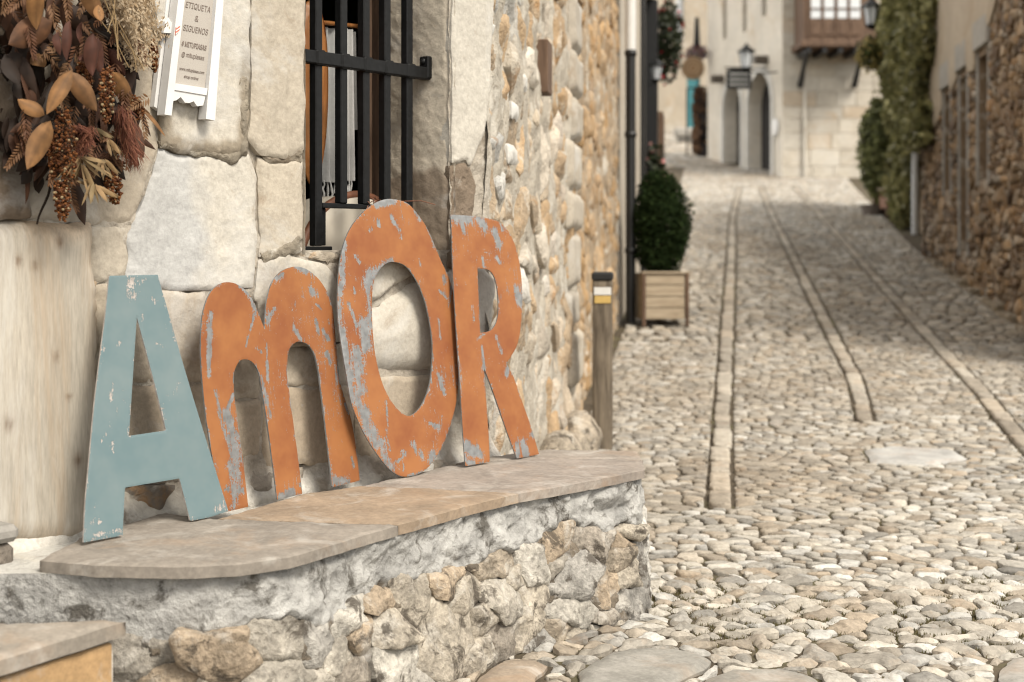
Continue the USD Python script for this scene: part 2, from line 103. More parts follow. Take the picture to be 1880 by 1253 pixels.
BQ_STRAND = [((-0.902, 1.363), (-0.869, 1.247), 0.17), ((-0.893, 1.355), (-0.856, 1.244), 0.17), ((-0.887, 1.345), (-0.847, 1.242), 0.17), ((-0.873, 1.338), (-0.83, 1.234), 0.16), ((-0.899, 1.333), (-0.891, 1.293), 0.17), ((-0.842, 1.3), (-0.811, 1.231), 0.16), ((-0.857, 1.319), (-0.822, 1.227), 0.16), ((-0.894, 1.374), (-0.89, 1.293), 0.18)]
BQ_TWIG = [((-0.932, 1.03), (-0.955, 0.934), 0.05), ((-1.038, 1.249), (-1.023, 1.264), 0.05), ((-0.906, 1.316), (-0.864, 1.29), 0.13), ((-0.954, 1.209), (-0.986, 1.123), 0.13)]
SIGN['fl'] = [(-0.616, 1.475), (-0.599, 1.478), (-0.643, 1.163), (-0.661, 1.164)]
SIGN['fr'] = [(-0.516, 1.491), (-0.498, 1.494), (-0.528, 1.161), (-0.553, 1.163)]
SIGN['rl'] = [(-0.623, 1.476), (-0.606, 1.479), (-0.644, 1.172), (-0.665, 1.182)]
SIGN['panel'] = [(-0.611, 1.476), (-0.509, 1.492), (-0.547, 1.228), (-0.632, 1.231)]
SIGN['rail'] = [(-0.632, 1.231), (-0.547, 1.228), (-0.55, 1.213), (-0.635, 1.217)]
SIGN['apron'] = [(-0.636, 1.217), (-0.55, 1.213), (-0.557, 1.191), (-0.573, 1.188), (-0.582, 1.198), (-0.594, 1.193), (-0.605, 1.193), (-0.616, 1.204), (-0.628, 1.196), (-0.64, 1.193)]
SIGN['latch'] = [(-0.651, 1.358), (-0.642, 1.367), (-0.635, 1.358), (-0.623, 1.358), (-0.625, 1.336), (-0.655, 1.334)]
SIGN['heart'] = [(-0.633, 1.347), (-0.622, 1.352), (-0.624, 1.342), (-0.635, 1.33)]

# ---------------------------------------------------------------- helpers
rng = np.random.default_rng(7)
UP = np.array([0, 0, 1.0])
counts = {}

def numbered(parent, name):
    k = counts.get((parent, name), 0); counts[(parent, name)] = k + 1
    return f'{parent}/{name}' if k == 0 else f'{parent}/{name}_{k:03d}'

BASE = {}
def thing(name, label, cat, base=(0, 0, 0), group=None, kind=None):
    p = numbered('/World', name)
    x = UsdGeom.Xform.Define(stage, p); x.AddTranslateOp().Set(Gf.Vec3d(*map(float, base)))
    tag(x.GetPrim(), label, cat, group, kind)
    BASE[p] = np.array(base, float)
    return p

def tag(prim, label=None, cat=None, group=None, kind=None):
    for k, v in (('label', label), ('category', cat), ('group', group), ('kind', kind)):
        if v: prim.SetCustomDataByKey(k, v)

def part(parent, name, mesh, mat, tint=None, smooth=40, label=None, kind=None):
    """mesh: trimesh or (v, f) in world metres; a Mesh prim under a thing, a part, or /World."""
    v, f = (np.asarray(mesh.vertices, float), np.asarray(mesh.faces)) if hasattr(mesh, 'vertices') else (np.asarray(mesh[0], float), np.asarray(mesh[1]))
    root = '/' .join(parent.split('/')[:3])
    b = BASE.get(root, np.zeros(3))
    if f.shape[1] == 4: f = np.vstack([f[:, [0, 1, 2]], f[:, [0, 2, 3]]])
    p = numbered(parent, name)
    if tint is not None and np.ndim(tint) == 1: tint = np.tile(np.asarray(tint, float), (len(v), 1))
    if smooth is True or smooth is False or tint is None or len(v) > 0 and smooth is None:
        m = usdkit.mesh(stage, p, trimesh.Trimesh(v - b, f, process=False), MAT[mat], smooth=smooth or False)
    else:
        m = usdkit.mesh(stage, p, trimesh.Trimesh(v - b, f, process=False), MAT[mat], smooth=True if len(tint) else False)
    if tint is not None:
        UsdGeom.PrimvarsAPI(m).CreatePrimvar('tint', Sdf.ValueTypeNames.Color3fArray, 'vertex').Set(Vt.Vec3fArray.FromNumpy(np.asarray(tint, np.float32)))
    if label: m.GetPrim().SetCustomDataByKey('label', label)
    if kind: m.GetPrim().SetCustomDataByKey('kind', kind)
    return p

def single(name, mesh, mat, label=None, cat=None, group=None, kind=None, tint=None, smooth=40):
    p = part('/World', name, mesh, mat, tint, smooth)
    tag(stage.GetPrimAtPath(p), label, cat, group, kind)
    return p

def join(ms):
    vs, fs, n = [], [], 0
    for m in ms:
        v, f = (m.vertices, m.faces) if hasattr(m, 'vertices') else m
        f = np.asarray(f)
        if f.shape[1] == 4: f = np.vstack([f[:, [0, 1, 2]], f[:, [0, 2, 3]]])
        vs.append(np.asarray(v)); fs.append(f + n); n += len(v)
    return np.vstack(vs), np.vstack(fs)

def joint_tint(ms, cols): return np.vstack([np.tile(c, (len(m[0]) if isinstance(m, tuple) else len(m.vertices), 1)) for m, c in zip(ms, cols)])

class Frame:
    def __init__(s, o, t, n, v=UP):
        s.o, s.t, s.n, s.v = (np.asarray(a, float) for a in (o, t, n, v))
        s.t = s.t / np.linalg.norm(s.t); s.n = s.n / np.linalg.norm(s.n)
    def __call__(s, u, v, h):
        u, v, h = np.broadcast_arrays(np.asarray(u, float), np.asarray(v, float), np.asarray(h, float))
        return s.o + u[..., None] * s.t + v[..., None] * s.v + h[..., None] * s.n

def fbox(fr, u0, u1, v0, v1, h0, h1, bev=0.0):
    """a box in a frame, with bevelled edges"""
    m = trimesh.creation.box([1, 1, 1])
    if bev > 0:
        import manifold3d as m3
        e = np.array([u1 - u0, v1 - v0, h1 - h0]); b = min(bev, *(e * 0.45))
        pts = []
        for sx in (-1, 1):
            for sy in (-1, 1):
                for sz in (-1, 1):
                    c = np.array([sx, sy, sz]) * e / 2
                    for k in range(3):
                        d = c.copy(); d -= np.array([sx, sy, sz]) * b; d[k] = c[k]; pts.append(d)
        hull = trimesh.convex.convex_hull(np.array(pts)); v = hull.vertices + np.array([(u0 + u1) / 2, (v0 + v1) / 2, (h0 + h1) / 2]); f = hull.faces
    else:
        v = (m.vertices + 0.5) * np.array([u1 - u0, v1 - v0, h1 - h0]) + np.array([u0, v0, h0]); f = m.faces
    return fr(v[:, 0], v[:, 1], v[:, 2]), f

def tube(pts, r, n=8, cap=True):
    pts = np.asarray(pts, float); r = np.broadcast_to(r, len(pts))
    d = np.gradient(pts, axis=0); d /= np.linalg.norm(d, axis=1)[:, None] + 1e-12
    a = np.cross(d, [0.3, 0.2, 0.93]); a /= np.linalg.norm(a, axis=1)[:, None]; b = np.cross(d, a)
    th = np.linspace(0, 2 * np.pi, n, endpoint=False)
    v = (pts[:, None] + r[:, None, None] * (np.cos(th)[None, :, None] * a[:, None] + np.sin(th)[None, :, None] * b[:, None])).reshape(-1, 3)
    f = [(i * n + j, i * n + (j + 1) % n, (i + 1) * n + (j + 1) % n, (i + 1) * n + j) for i in range(len(pts) - 1) for j in range(n)]
    f = np.array(f); f = np.vstack([f[:, [0, 1, 2]], f[:, [0, 2, 3]]])
    if cap:
        v = np.vstack([v, pts[0], pts[-1]]); k = len(v)
        f = np.vstack([f, [(k - 2, (j + 1) % n, j) for j in range(n)], [(k - 1, (len(pts) - 1) * n + j, (len(pts) - 1) * n + (j + 1) % n) for j in range(n)]])
    return v, f

def lathe(fr_center, prof, n=20, axis=UP):
    prof = np.array(prof, float); th = np.linspace(0, 2 * np.pi, n, endpoint=False)
    axis = np.asarray(axis, float); a = np.cross(axis, [0.31, 0.95, 0.05]); a /= np.linalg.norm(a); b = np.cross(axis, a)
    v = np.asarray(fr_center) + prof[:, None, :1] * (np.cos(th)[None, :, None] * a + np.sin(th)[None, :, None] * b) + prof[:, None, 1:] * axis
    v = v.reshape(-1, 3)
    f = np.array([(i * n + j, i * n + (j + 1) % n, (i + 1) * n + (j + 1) % n, (i + 1) * n + j) for i in range(len(prof) - 1) for j in range(n)])
    return v, np.vstack([f[:, [0, 1, 2]], f[:, [0, 2, 3]]])

def extrude(poly, fr, h0, h1):
    poly = poly if hasattr(poly, 'exterior') else Polygon(poly)
    m = trimesh.creation.extrude_polygon(poly, h1 - h0, engine='earcut')
    v = m.vertices
    return fr(v[:, 0], v[:, 1], v[:, 2] + h0), m.faces

def fbm(p, sc, seed=0, oc=4):
    return meshkit.fbm(np.asarray(p) * sc, oc, seed) - 0.5

def resample(xy, step=None, n=None):
    xy = np.asarray(xy, float)
    if np.allclose(xy[0], xy[-1]): xy = xy[:-1]
    c = np.vstack([xy, xy[:1]]); L = np.r_[0, np.cumsum(np.linalg.norm(np.diff(c, axis=0), axis=1))]
    n = n or max(8, int(round(L[-1] / step)))
    s = np.linspace(0, L[-1], n, endpoint=False)
    return np.stack([np.interp(s, L, c[:, k]) for k in range(2)], 1)

def chaikin(xy, corner=42, it=2):
    xy = [np.array(p, float) for p in xy]
    keep = [None] * len(xy)
    for i in range(len(xy)):
        a, b, c = xy[i - 1], xy[i], xy[(i + 1) % len(xy)]
        d = np.degrees(abs((math.atan2(*(c - b)[::-1]) - math.atan2(*(b - a)[::-1]) + np.pi) % (2 * np.pi) - np.pi))
        keep[i] = d > corner
    for _ in range(it):
        o, k2 = [], []
        for i in range(len(xy)):
            a, b, c = xy[i - 1], xy[i], xy[(i + 1) % len(xy)]
            if keep[i]: o.append(b); k2.append(True)
            else: o += [b * 0.75 + a * 0.25, b * 0.75 + c * 0.25]; k2 += [False, False]
        xy, keep = o, k2
    return np.array(xy)

def relief(poly, fr, spacing, edge_r=0.012, drop=0.012, amps=((0.004, 9), (0.0015, 40)), depth=0.04, seed=0, facets=0, facet_amp=0.02, bulge=0.0, jag=0.0, h0=0.0, tilt=0.0, holes=(), n_round=0.0, hfun=None):
    """A block whose front face is a dense relief: rounded arrises, chisel facets and noise; sides go back by depth. Returns world v, f and the uv of each vertex and its distance to the edge."""
    r = np.random.default_rng(seed)
    if hasattr(poly, 'geoms'): poly = max(poly.geoms, key=lambda g: g.area)
    P = poly if hasattr(poly, 'exterior') else Polygon(poly)
    if not P.is_valid: P = P.buffer(0)
    if n_round:
        P_ = P.buffer(-n_round).buffer(n_round)
        if not P_.is_empty: P = P_
    if hasattr(P, 'geoms'): P = max(P.geoms, key=lambda g: g.area)
    rings = [resample(P.exterior.coords, spacing)] + [resample(h, spacing) for h in holes]
    if jag:
        q = rings[0]; rings[0] = q + jag * 2 * np.stack([fbm(np.c_[q, np.full(len(q), seed)], 22, 1), fbm(np.c_[q, np.full(len(q), seed + 9.)], 22, 2)], 1)
    P2 = Polygon(rings[0], [x for x in rings[1:]])
    if not P2.is_valid:
        rings[0] = resample(P.exterior.coords, spacing); P2 = Polygon(rings[0], rings[1:])
        if not P2.is_valid:
            P2 = P.simplify(spacing * .3).buffer(0); P2 = max(P2.geoms, key=lambda g: g.area) if hasattr(P2, 'geoms') else P2
            rings = [np.array(P2.exterior.coords)[:-1]] + [np.array(h.coords)[:-1] for h in P2.interiors]
    x0, y0, x1, y1 = P2.bounds
    gx, gy = np.meshgrid(np.arange(x0, x1, spacing), np.arange(y0, y1, spacing))
    g = np.c_[gx.ravel(), gy.ravel()] + r.uniform(-.2, .2, (gx.size, 2)) * spacing
    inner = P2.buffer(-spacing * 0.55)
    g = g[shapely.contains_xy(inner, g[:, 0], g[:, 1])] if not inner.is_empty else g[:0]
    B = np.vstack(rings)
    if edge_r > spacing * 1.2:   # an extra ring near the edge for a clean arris
        q = P2.buffer(-edge_r * 0.3)
    uv = np.vstack([B, g])
    tri = Delaunay(uv).simplices
    c = uv[tri].mean(1); tri = tri[shapely.contains_xy(P2.buffer(1e-6), c[:, 0], c[:, 1])]
    a, b, cc = uv[tri[:, 0]], uv[tri[:, 1]], uv[tri[:, 2]]
    cr = (b[:, 0] - a[:, 0]) * (cc[:, 1] - a[:, 1]) - (b[:, 1] - a[:, 1]) * (cc[:, 0] - a[:, 0])
    tri = tri[np.abs(cr) > 1e-10]; cr = cr[np.abs(cr) > 1e-10]
    tri[cr < 0] = tri[cr < 0][:, ::-1]
    d = shapely.distance(P2.boundary, shapely.points(uv))
    h = np.full(len(uv), h0)
    cen = np.array(P2.centroid.coords[0]); sz = max(x1 - x0, y1 - y0) / 2
    e = np.clip(d / max(edge_r, 1e-6), 0, 1)
    h -= drop * (1 - np.sqrt(np.clip(1 - (1 - e) ** 2, 0, 1)))
    if bulge: h += bulge * (np.clip(d / (P2.area / P2.length * 1.6), 0, 1) ** 0.6)
    p3 = np.c_[uv, np.full(len(uv), seed * 3.7)]
    if facets:
        fa = np.full(len(uv), 1e9)
        for k in range(facets):
            gdir = r.normal(0, 1, 2); gdir *= r.uniform(.1, .6) / np.linalg.norm(gdir)
            off = r.uniform(-.1, .6) * sz * 0.3
            fa = np.minimum(fa, (uv - cen) @ gdir + off)
        fa = np.clip(fa, -facet_amp, facet_amp) ; h += fa
    if tilt: h += (uv - cen) @ r.uniform(-tilt, tilt, 2)
    for am, sc in amps: h += am * 2 * fbm(p3, sc, seed % 97) * np.clip(d / (0.4 * edge_r + 1e-6), 0.3, 1)
    if hfun is not None: h += hfun(uv, d)
    nb = len(B); nu_ = len(uv)
    V = fr(np.r_[uv[:, 0], B[:, 0], B[:, 0]], np.r_[uv[:, 1], B[:, 1], B[:, 1]], np.r_[h, h[:nb], np.full(nb, h0 - depth)])
    sides, o = [], 0
    for k, q in enumerate(rings):
        n = len(q); i = np.arange(n); j = (i + 1) % n
        ccw = Polygon(q).exterior.is_ccw == (k == 0)
        A_, B_ = (o + i, o + j) if ccw else (o + j, o + i)
        sides += [np.c_[nu_ + A_, nu_ + nb + A_, nu_ + nb + B_], np.c_[nu_ + A_, nu_ + nb + B_, nu_ + B_]]; o += n
    F = np.vstack([tri] + sides)
    return V, F, np.vstack([uv, B, B]), np.r_[d, np.zeros(2 * nb)]

def cells(u0, u1, v0, v1, su, sv, seed, region=None, lloyd=1, jit=0.42, merge=0):
    """irregular coursed stones: Voronoi cells of a jittered bonded grid, su x sv metres on average"""
    r = np.random.default_rng(seed)
    pts = []
    j = 0; v = v0 - 2 * sv
    while v < v1 + 2 * sv:
        off = r.uniform(0, 1) * su
        u = u0 - 3 * su + off
        while u < u1 + 3 * su:
            pts.append((u / su + r.uniform(-jit, jit), v / sv + r.uniform(-jit, jit) * .8)); u += su * r.uniform(.7, 1.35)
        v += sv; j += 1
    pts = np.array(pts)
    for it in range(lloyd + 1):
        vo = Voronoi(pts)
        if it == lloyd: break
        new = pts.copy()
        for i, ri in enumerate(vo.point_region):
            reg = vo.regions[ri]
            if reg and -1 not in reg:
                new[i] = .5 * pts[i] + .5 * np.clip(vo.vertices[reg].mean(0), pts[i] - 1, pts[i] + 1)
        pts = new
    out = []
    for i, ri in enumerate(vo.point_region):
        reg = vo.regions[ri]
        if not reg or -1 in reg: continue
        q = vo.vertices[reg] * np.array([su, sv])
        if np.ptp(q[:, 0]) > 4 * su or np.ptp(q[:, 1]) > 4 * sv: continue
        P = Polygon(q)
        if not P.is_valid: continue
        if region is not None:
            if not region.intersects(P): continue
            if not region.contains(P): P = P.intersection(region)
            if hasattr(P, 'geoms'):
                gs = [g for g in P.geoms if hasattr(g, 'exterior')]
                if not gs: continue
                P = max(gs, key=lambda g: g.area)
        if P.is_empty or not hasattr(P, 'exterior') or P.area < su * sv * .12: continue
        out.append(P)
    if merge:
        idx = list(r.permutation(len(out))); gone = set(); tree = shapely.STRtree(out)
        for i in idx:
            if i in gone or r.random() > merge: continue
            best, bl = None, .3 * sv
            for j in tree.query(out[i].buffer(1e-4)):
                if j == i or j in gone: continue
                ln = out[i].buffer(1e-4).intersection(out[j]).length / 2
                if ln > bl: best, bl = j, ln
            if best is not None:
                U_ = unary_union([out[i].buffer(2e-4), out[best].buffer(2e-4)])
                if hasattr(U_, 'exterior') and U_.area > .78 * U_.convex_hull.area: out[i] = Polygon(U_.exterior); gone.add(best)
        out = [p for k, p in enumerate(out) if k not in gone]
    return out

def dome(P, fr, H, depth, n=12, seed=0, gap=0.012, rnd=0.02, rings=((1, .25), (.92, .72), (.72, .95), (.4, 1.0)), tilt=.12, rough=.25, scale=14):
    """a cheap rounded stone on a polygon"""
    r = np.random.default_rng(seed)
    Q = P.buffer(-gap / 2)
    Q2 = Q.buffer(-rnd).buffer(rnd * .9)
    if Q2.is_empty: Q2 = Q
    if hasattr(Q2, 'geoms'): Q2 = max(Q2.geoms, key=lambda g: g.area)
    if Q2.is_empty: return None
    b = resample(Q2.exterior.coords, n=n)
    if not Polygon(b).exterior.is_ccw: b = b[::-1]
    c = b.mean(0)
    b = c + (b - c) * (1 + r.uniform(-.06, .05, (n, 1)))
    tl = r.uniform(-tilt, tilt, 2)
    uv = [b]; hh = [np.full(n, -depth)]
    for s, k in rings:
        q = c + (b - c) * s; uv.append(q)
        hh.append(H * k + ((q - c) @ tl) + H * rough * 2 * fbm(np.c_[q, np.full(n, seed * .37)], scale, 3, 3))
    uv.append(c[None]); hh.append(np.array([H * (1 + .3 * r.uniform(-1, 1) * rough * 2)]))
    uv = np.vstack(uv); hh = np.concatenate(hh)
    V = fr(uv[:, 0], uv[:, 1], hh)
    k = len(rings) + 1; i = np.arange(n); j = (i + 1) % n
    F = []
    for a in range(k - 1): F += [np.c_[a * n + i, a * n + j, (a + 1) * n + j], np.c_[a * n + i, (a + 1) * n + j, (a + 1) * n + i]]
    F.append(np.c_[(k - 1) * n + i, (k - 1) * n + j, np.full(n, k * n)])
    return V, np.vstack(F)

def grid(us, vs, fr, hfun, mask=None):
    U, V = np.meshgrid(us, vs)
    H = hfun(U, V)
    P = fr(U, V, H).reshape(-1, 3)
    nu = len(us); i, j = np.meshgrid(np.arange(nu - 1), np.arange(len(vs) - 1))
    if mask is not None:
        cu, cv = (U[:-1, :-1] + U[1:, 1:]) / 2, (V[:-1, :-1] + V[1:, 1:]) / 2
        ok = mask(cu, cv); i, j = i[ok], j[ok]
    i, j = i.ravel(), j.ravel()
    a = j * nu + i
    return P, np.c_[a, a + 1, a + nu + 1, a + nu], np.c_[U.ravel(), V.ravel()]

def mixc(a, b, t): return np.asarray(a) * (1 - t) + np.asarray(b) * t

# ---------------------------------------------------------------- materials
MAT = {}
K = .68
def dim(c, k=K): return tuple(k * x for x in c[:3]) + tuple(c[3:])
def gray(x): return (x, x, x)

def stone(name, s1=7, s2=60, lo=.78, hi=1.14, fine=(.86, 1.1), blotch=None, bs=5, bt=(.56, .66), blotch2=None, b2s=11, b2t=(.6, .66), bump=.5, dist=.006, rough=.92, vscale=(1, 1, 1), rot=(0, 0, 0), pits=0.0, spec=.25, nw=.9):
    lo, hi = lo * K, hi * K; blotch = blotch and dim(blotch); blotch2 = blotch2 and dim(blotch2)
    n = {'g': ('geometry', {}), 'm': ('mapping', {'scale': vscale, 'rotation': rot}), 'a': ('attribute', {'attribute': 'tint'}),
         'n1': ('noise_texture', {'scale': s1, 'detail': 7.0, 'roughness': .62, 'distortion': .4}), 'r1': ('rgb_ramp', {'ramp': [(.3, gray(lo)), (.5, gray((lo + hi) / 2)), (.72, gray(hi))]}),
         'n2': ('noise_texture', {'scale': s2, 'detail': 6.0, 'roughness': .65}), 'r2': ('rgb_ramp', {'ramp': [(.32, gray(fine[0])), (.68, gray(fine[1]))]}),
         'x1': ('mix_color', {'blend_type': 'multiply', 'fac': 1.0, 'use_clamp': False}), 'x2': ('mix_color', {'blend_type': 'multiply', 'fac': 1.0, 'use_clamp': False}),
         'h0': ('math', {'math_type': 'multiply', 'value2': nw}), 'hh': ('math', {'math_type': 'multiply_add', 'value2': .8}), 'b': ('bump', {'strength': bump, 'distance': dist}),
         'p': ('principled_bsdf', {'roughness': rough, 'specular_ior_level': spec})}
    l = [('g.position', 'm.vector'), ('m.vector', 'n1.vector'), ('m.vector', 'n2.vector'), ('n1.fac', 'r1.fac'), ('n2.fac', 'r2.fac'), ('a.color', 'x1.a'), ('r1.color', 'x1.b'), ('x1.result', 'x2.a'), ('r2.color', 'x2.b'),
         ('n2.fac', 'hh.value1'), ('n1.fac', 'h0.value1'), ('h0.value', 'hh.value3')]
    last = 'x2.result'
    for k, (col, sc, th) in enumerate(((blotch, bs, bt), (blotch2, b2s, b2t))):
        if col is None: continue
        n[f'bn{k}'] = ('noise_texture', {'scale': sc, 'detail': 9.0, 'roughness': .68, 'distortion': .6}); n[f'br{k}'] = ('rgb_ramp', {'ramp': [(th[0], gray(0)), (th[1], gray(col[3] if len(col) > 3 else 1))]})
        n[f'bm{k}'] = ('mix_color', {'b': col[:3], 'use_clamp': False}); n[f'bo{k}'] = ('mapping', {'location': (3.1 + k * 5, 1.7, 8.2 * k)})
        l += [('m.vector', f'bo{k}.vector'), (f'bo{k}.vector', f'bn{k}.vector'), (f'bn{k}.fac', f'br{k}.fac'), (f'br{k}.color', f'bm{k}.fac'), (last, f'bm{k}.a')]; last = f'bm{k}.result'
    hlast = 'hh.value'
    if pits:
        n['v'] = ('voronoi_texture', {'scale': 42.0}); n['vr'] = ('rgb_ramp', {'ramp': [(.12, gray(0)), (.3, gray(1))]}); n['vh'] = ('math', {'math_type': 'multiply_add', 'value2': pits})
        l += [('m.vector', 'v.vector'), ('v.distance', 'vr.fac'), ('vr.color', 'vh.value1'), (hlast, 'vh.value3')]; hlast = 'vh.value'
    l += [(hlast, 'b.height'), ('b.normal', 'p.normal'), (last, 'p.base_color')]
    MAT[name] = usdkit.material(stage, f'/World/Looks/{name}', n, l, surface='p.BSDF')

def plain(name, col, rough=.6, metal=0., noise=.2, sc=30, bump=.15, dist=.003, spec=.4, vscale=(1, 1, 1), attr=False):
    col = dim(col)
    n = {'g': ('geometry', {}), 'm': ('mapping', {'scale': vscale}), 'n': ('noise_texture', {'scale': sc, 'detail': 6.0, 'roughness': .6}),
         'r': ('rgb_ramp', {'ramp': [(.3, tuple(c * (1 - noise) for c in col) if not attr else gray(K - K * noise)), (.7, tuple(min(1, c * (1 + noise)) for c in col) if not attr else gray(K + K * noise))]}),
         'b': ('bump', {'strength': bump, 'distance': dist}), 'p': ('principled_bsdf', {'roughness': rough, 'metallic': metal, 'specular_ior_level': spec})}
    l = [('g.position', 'm.vector'), ('m.vector', 'n.vector'), ('n.fac', 'r.fac'), ('n.fac', 'b.height'), ('b.normal', 'p.normal')]
    if attr:
        n['a'] = ('attribute', {'attribute': 'tint'}); n['x'] = ('mix_color', {'blend_type': 'multiply', 'fac': 1.0, 'use_clamp': False})
        l += [('a.color', 'x.a'), ('r.color', 'x.b'), ('x.result', 'p.base_color')]
    else: l.append(('r.color', 'p.base_color'))
    MAT[name] = usdkit.material(stage, f'/World/Looks/{name}', n, l, surface='p.BSDF')

def leafmat(name, trans=.3, rough=.55, noise=.2, sc=40, spec=.3):
    MAT[name] = usdkit.material(stage, f'/World/Looks/{name}', {
        'a': ('attribute', {'attribute': 'tint'}), 'g': ('geometry', {}), 'n': ('noise_texture', {'scale': sc, 'detail': 4.0}), 'r': ('rgb_ramp', {'ramp': [(.3, gray(K - K * noise)), (.7, gray(K + K * noise))]}),
        'x': ('mix_color', {'blend_type': 'multiply', 'fac': 1.0, 'use_clamp': False}), 'p': ('principled_bsdf', {'roughness': rough, 'specular_ior_level': spec}), 't': ('translucent_bsdf', {}), 'mx': ('mix_closure', {'fac': trans})},
        [('g.position', 'n.vector'), ('n.fac', 'r.fac'), ('a.color', 'x.a'), ('r.color', 'x.b'), ('x.result', 'p.base_color'), ('x.result', 't.color'), ('p.BSDF', 'mx.closure1'), ('t.BSDF', 'mx.closure2')], surface='mx.closure')

def woodmat(name, lo, hi, vscale=(30, 30, 3), rough=.75, bump=.4):
    lo, hi = dim(lo), dim(hi)
    MAT[name] = usdkit.material(stage, f'/World/Looks/{name}', {
        'g': ('geometry', {}), 'm': ('mapping', {'scale': vscale}), 'n': ('noise_texture', {'scale': 1.0, 'detail': 8.0, 'roughness': .65, 'distortion': .8}), 'r': ('rgb_ramp', {'ramp': [(.3, lo), (.52, mixc(lo, hi, .6)), (.7, hi)]}),
        'b': ('bump', {'strength': bump, 'distance': .006}), 'p': ('principled_bsdf', {'roughness': rough, 'specular_ior_level': .3})},
        [('g.position', 'm.vector'), ('m.vector', 'n.vector'), ('n.fac', 'r.fac'), ('r.color', 'p.base_color'), ('n.fac', 'b.height'), ('b.normal', 'p.normal')], surface='p.BSDF')

def paint(name, col, col2, metal_c, metal=.75, thr=.5, sp=.0):
    col, col2 = dim(col, .68), dim(col2, .68); metal_c = dim(metal_c, .80)
   
    """chipped paint on sheet metal. tint = (wear, u, v) on the sheet: wear says where the sheet is scraped bare"""
    MAT[name] = usdkit.material(stage, f'/World/Looks/{name}', {
        'a': ('attribute', {'attribute': 'tint'}), 's': ('separate_color', {}), 'c': ('combine_xyz', {'z': hash(name) % 7 * 1.3 if False else len(name) * 1.3}),
        'n1': ('noise_texture', {'scale': 38.0, 'detail': 9.0, 'roughness': .74, 'distortion': .5}),
        'n2': ('noise_texture', {'scale': 210.0, 'detail': 5.0, 'roughness': .7}),
        'ms': ('mapping', {'scale': (240., 16., 1.), 'rotation': (0, 0, .3)}), 'n3': ('noise_texture', {'scale': 1.0, 'detail': 3.0, 'roughness': .5, 'distortion': .4}),
        'q1': ('math', {'math_type': 'multiply_add', 'value2': 2.2}), 'q2': ('math', {'math_type': 'multiply_add', 'value2': 2.3}), 'q3': ('math', {'math_type': 'multiply_add', 'value2': 1.7}),
        'k': ('map_range', {'from_min': 3.1 + thr, 'from_max': 3.2 + thr, 'to_min': 0., 'to_max': 1., 'clamp': True}),
        'pn': ('noise_texture', {'scale': 9.0, 'detail': 5.0, 'roughness': .6}), 'pr': ('rgb_ramp', {'ramp': [(.32, col2), (.62, col)]}),
        'mn': ('noise_texture', {'scale': 60.0, 'detail': 4.0}), 'mr': ('rgb_ramp', {'ramp': [(.3, tuple(c * .72 for c in metal_c)), (.7, tuple(c * 1.2 for c in metal_c))]}),
        'mc': ('mix_color', {'use_clamp': False}), 'rg': ('map_range', {'from_min': 0., 'from_max': 1., 'to_min': .62, 'to_max': .5}), 'mt': ('math', {'math_type': 'multiply', 'value2': metal}),
        'inv': ('math', {'math_type': 'subtract', 'value1': 1.0}), 'hh': ('math', {'math_type': 'multiply_add', 'value2': .12}), 'b': ('bump', {'strength': .55, 'distance': .0012}), 'p': ('principled_bsdf', {'specular_ior_level': .22})},
        [('a.color', 's.color'), ('s.g', 'c.x'), ('s.b', 'c.y'), ('c.vector', 'n1.vector'), ('c.vector', 'n2.vector'), ('c.vector', 'ms.vector'), ('ms.vector', 'n3.vector'), ('c.vector', 'pn.vector'), ('c.vector', 'mn.vector'),
         ('n1.fac', 'q1.value1'), ('s.r', 'q1.value3'), ('n2.fac', 'q2.value1'), ('q1.value', 'q2.value3'), ('n3.fac', 'q3.value1'), ('q2.value', 'q3.value3'), ('q3.value', 'k.value'),
         ('pn.fac', 'pr.fac'), ('mn.fac', 'mr.fac'), ('k.result', 'mc.fac'), ('pr.color', 'mc.a'), ('mr.color', 'mc.b'), ('mc.result', 'p.base_color'), ('k.result', 'rg.value'), ('rg.result', 'p.roughness'), ('k.result', 'mt.value1'), ('mt.value', 'p.metallic'),
         ('k.result', 'inv.value2'), ('pn.fac', 'hh.value1'), ('inv.value', 'hh.value3'), ('hh.value', 'b.height'), ('b.normal', 'p.normal')], surface='p.BSDF')

CREAM, PALE, TAN, OCHRE, GREYS, BROWN, WHITE = (np.array(c) for c in ((.53, .47, .38), (.62, .58, .505), (.45, .36, .26), (.5, .33, .17), (.37, .35, .315), (.24, .185, .135), (.70, .68, .63)))
stone('sandstone', s1=3.2, s2=95, lo=.86, hi=1.08, fine=(.84, 1.1), blotch=(.30, .22, .145, .75), bs=5, bt=(.58, .70), blotch2=(.66, .65, .62, .5), b2s=3.3, b2t=(.52, .64), bump=.6, dist=.004, nw=.25)
stone('panelstone', s1=.7, s2=13, lo=.86, hi=1.08, fine=(.78, 1.1), vscale=(14, 14, 1.6), blotch=(.47, .32, .18, .65), bs=.6, bt=(.50, .72), blotch2=(.70, .67, .61, .6), b2s=.9, b2t=(.5, .66), bump=.10, dist=.002)
stone('mortar', s1=11, s2=85, lo=.68, hi=1.22, blotch=(.66, .62, .54, .8), bs=6, bt=(.52, .62), blotch2=(.19, .145, .10, .7), b2s=8, b2t=(.57, .68), bump=.8, dist=.008, pits=.3)
stone('cement', s1=15, s2=80, lo=.58, hi=1.25, blotch=(.10, .09, .075, .9), bs=14, bt=(.53, .62), blotch2=(.62, .61, .58, .6), b2s=9, b2t=(.54, .66), bump=1.0, dist=.010, pits=.2)
stone('benchstone', s1=17, s2=95, lo=.48, hi=1.3, fine=(.66, 1.2), blotch=(.66, .62, .55, .55), bs=11, bt=(.53, .62), blotch2=(.08, .065, .05, .85), b2s=15, b2t=(.54, .61), bump=1.0, dist=.010, pits=.25)
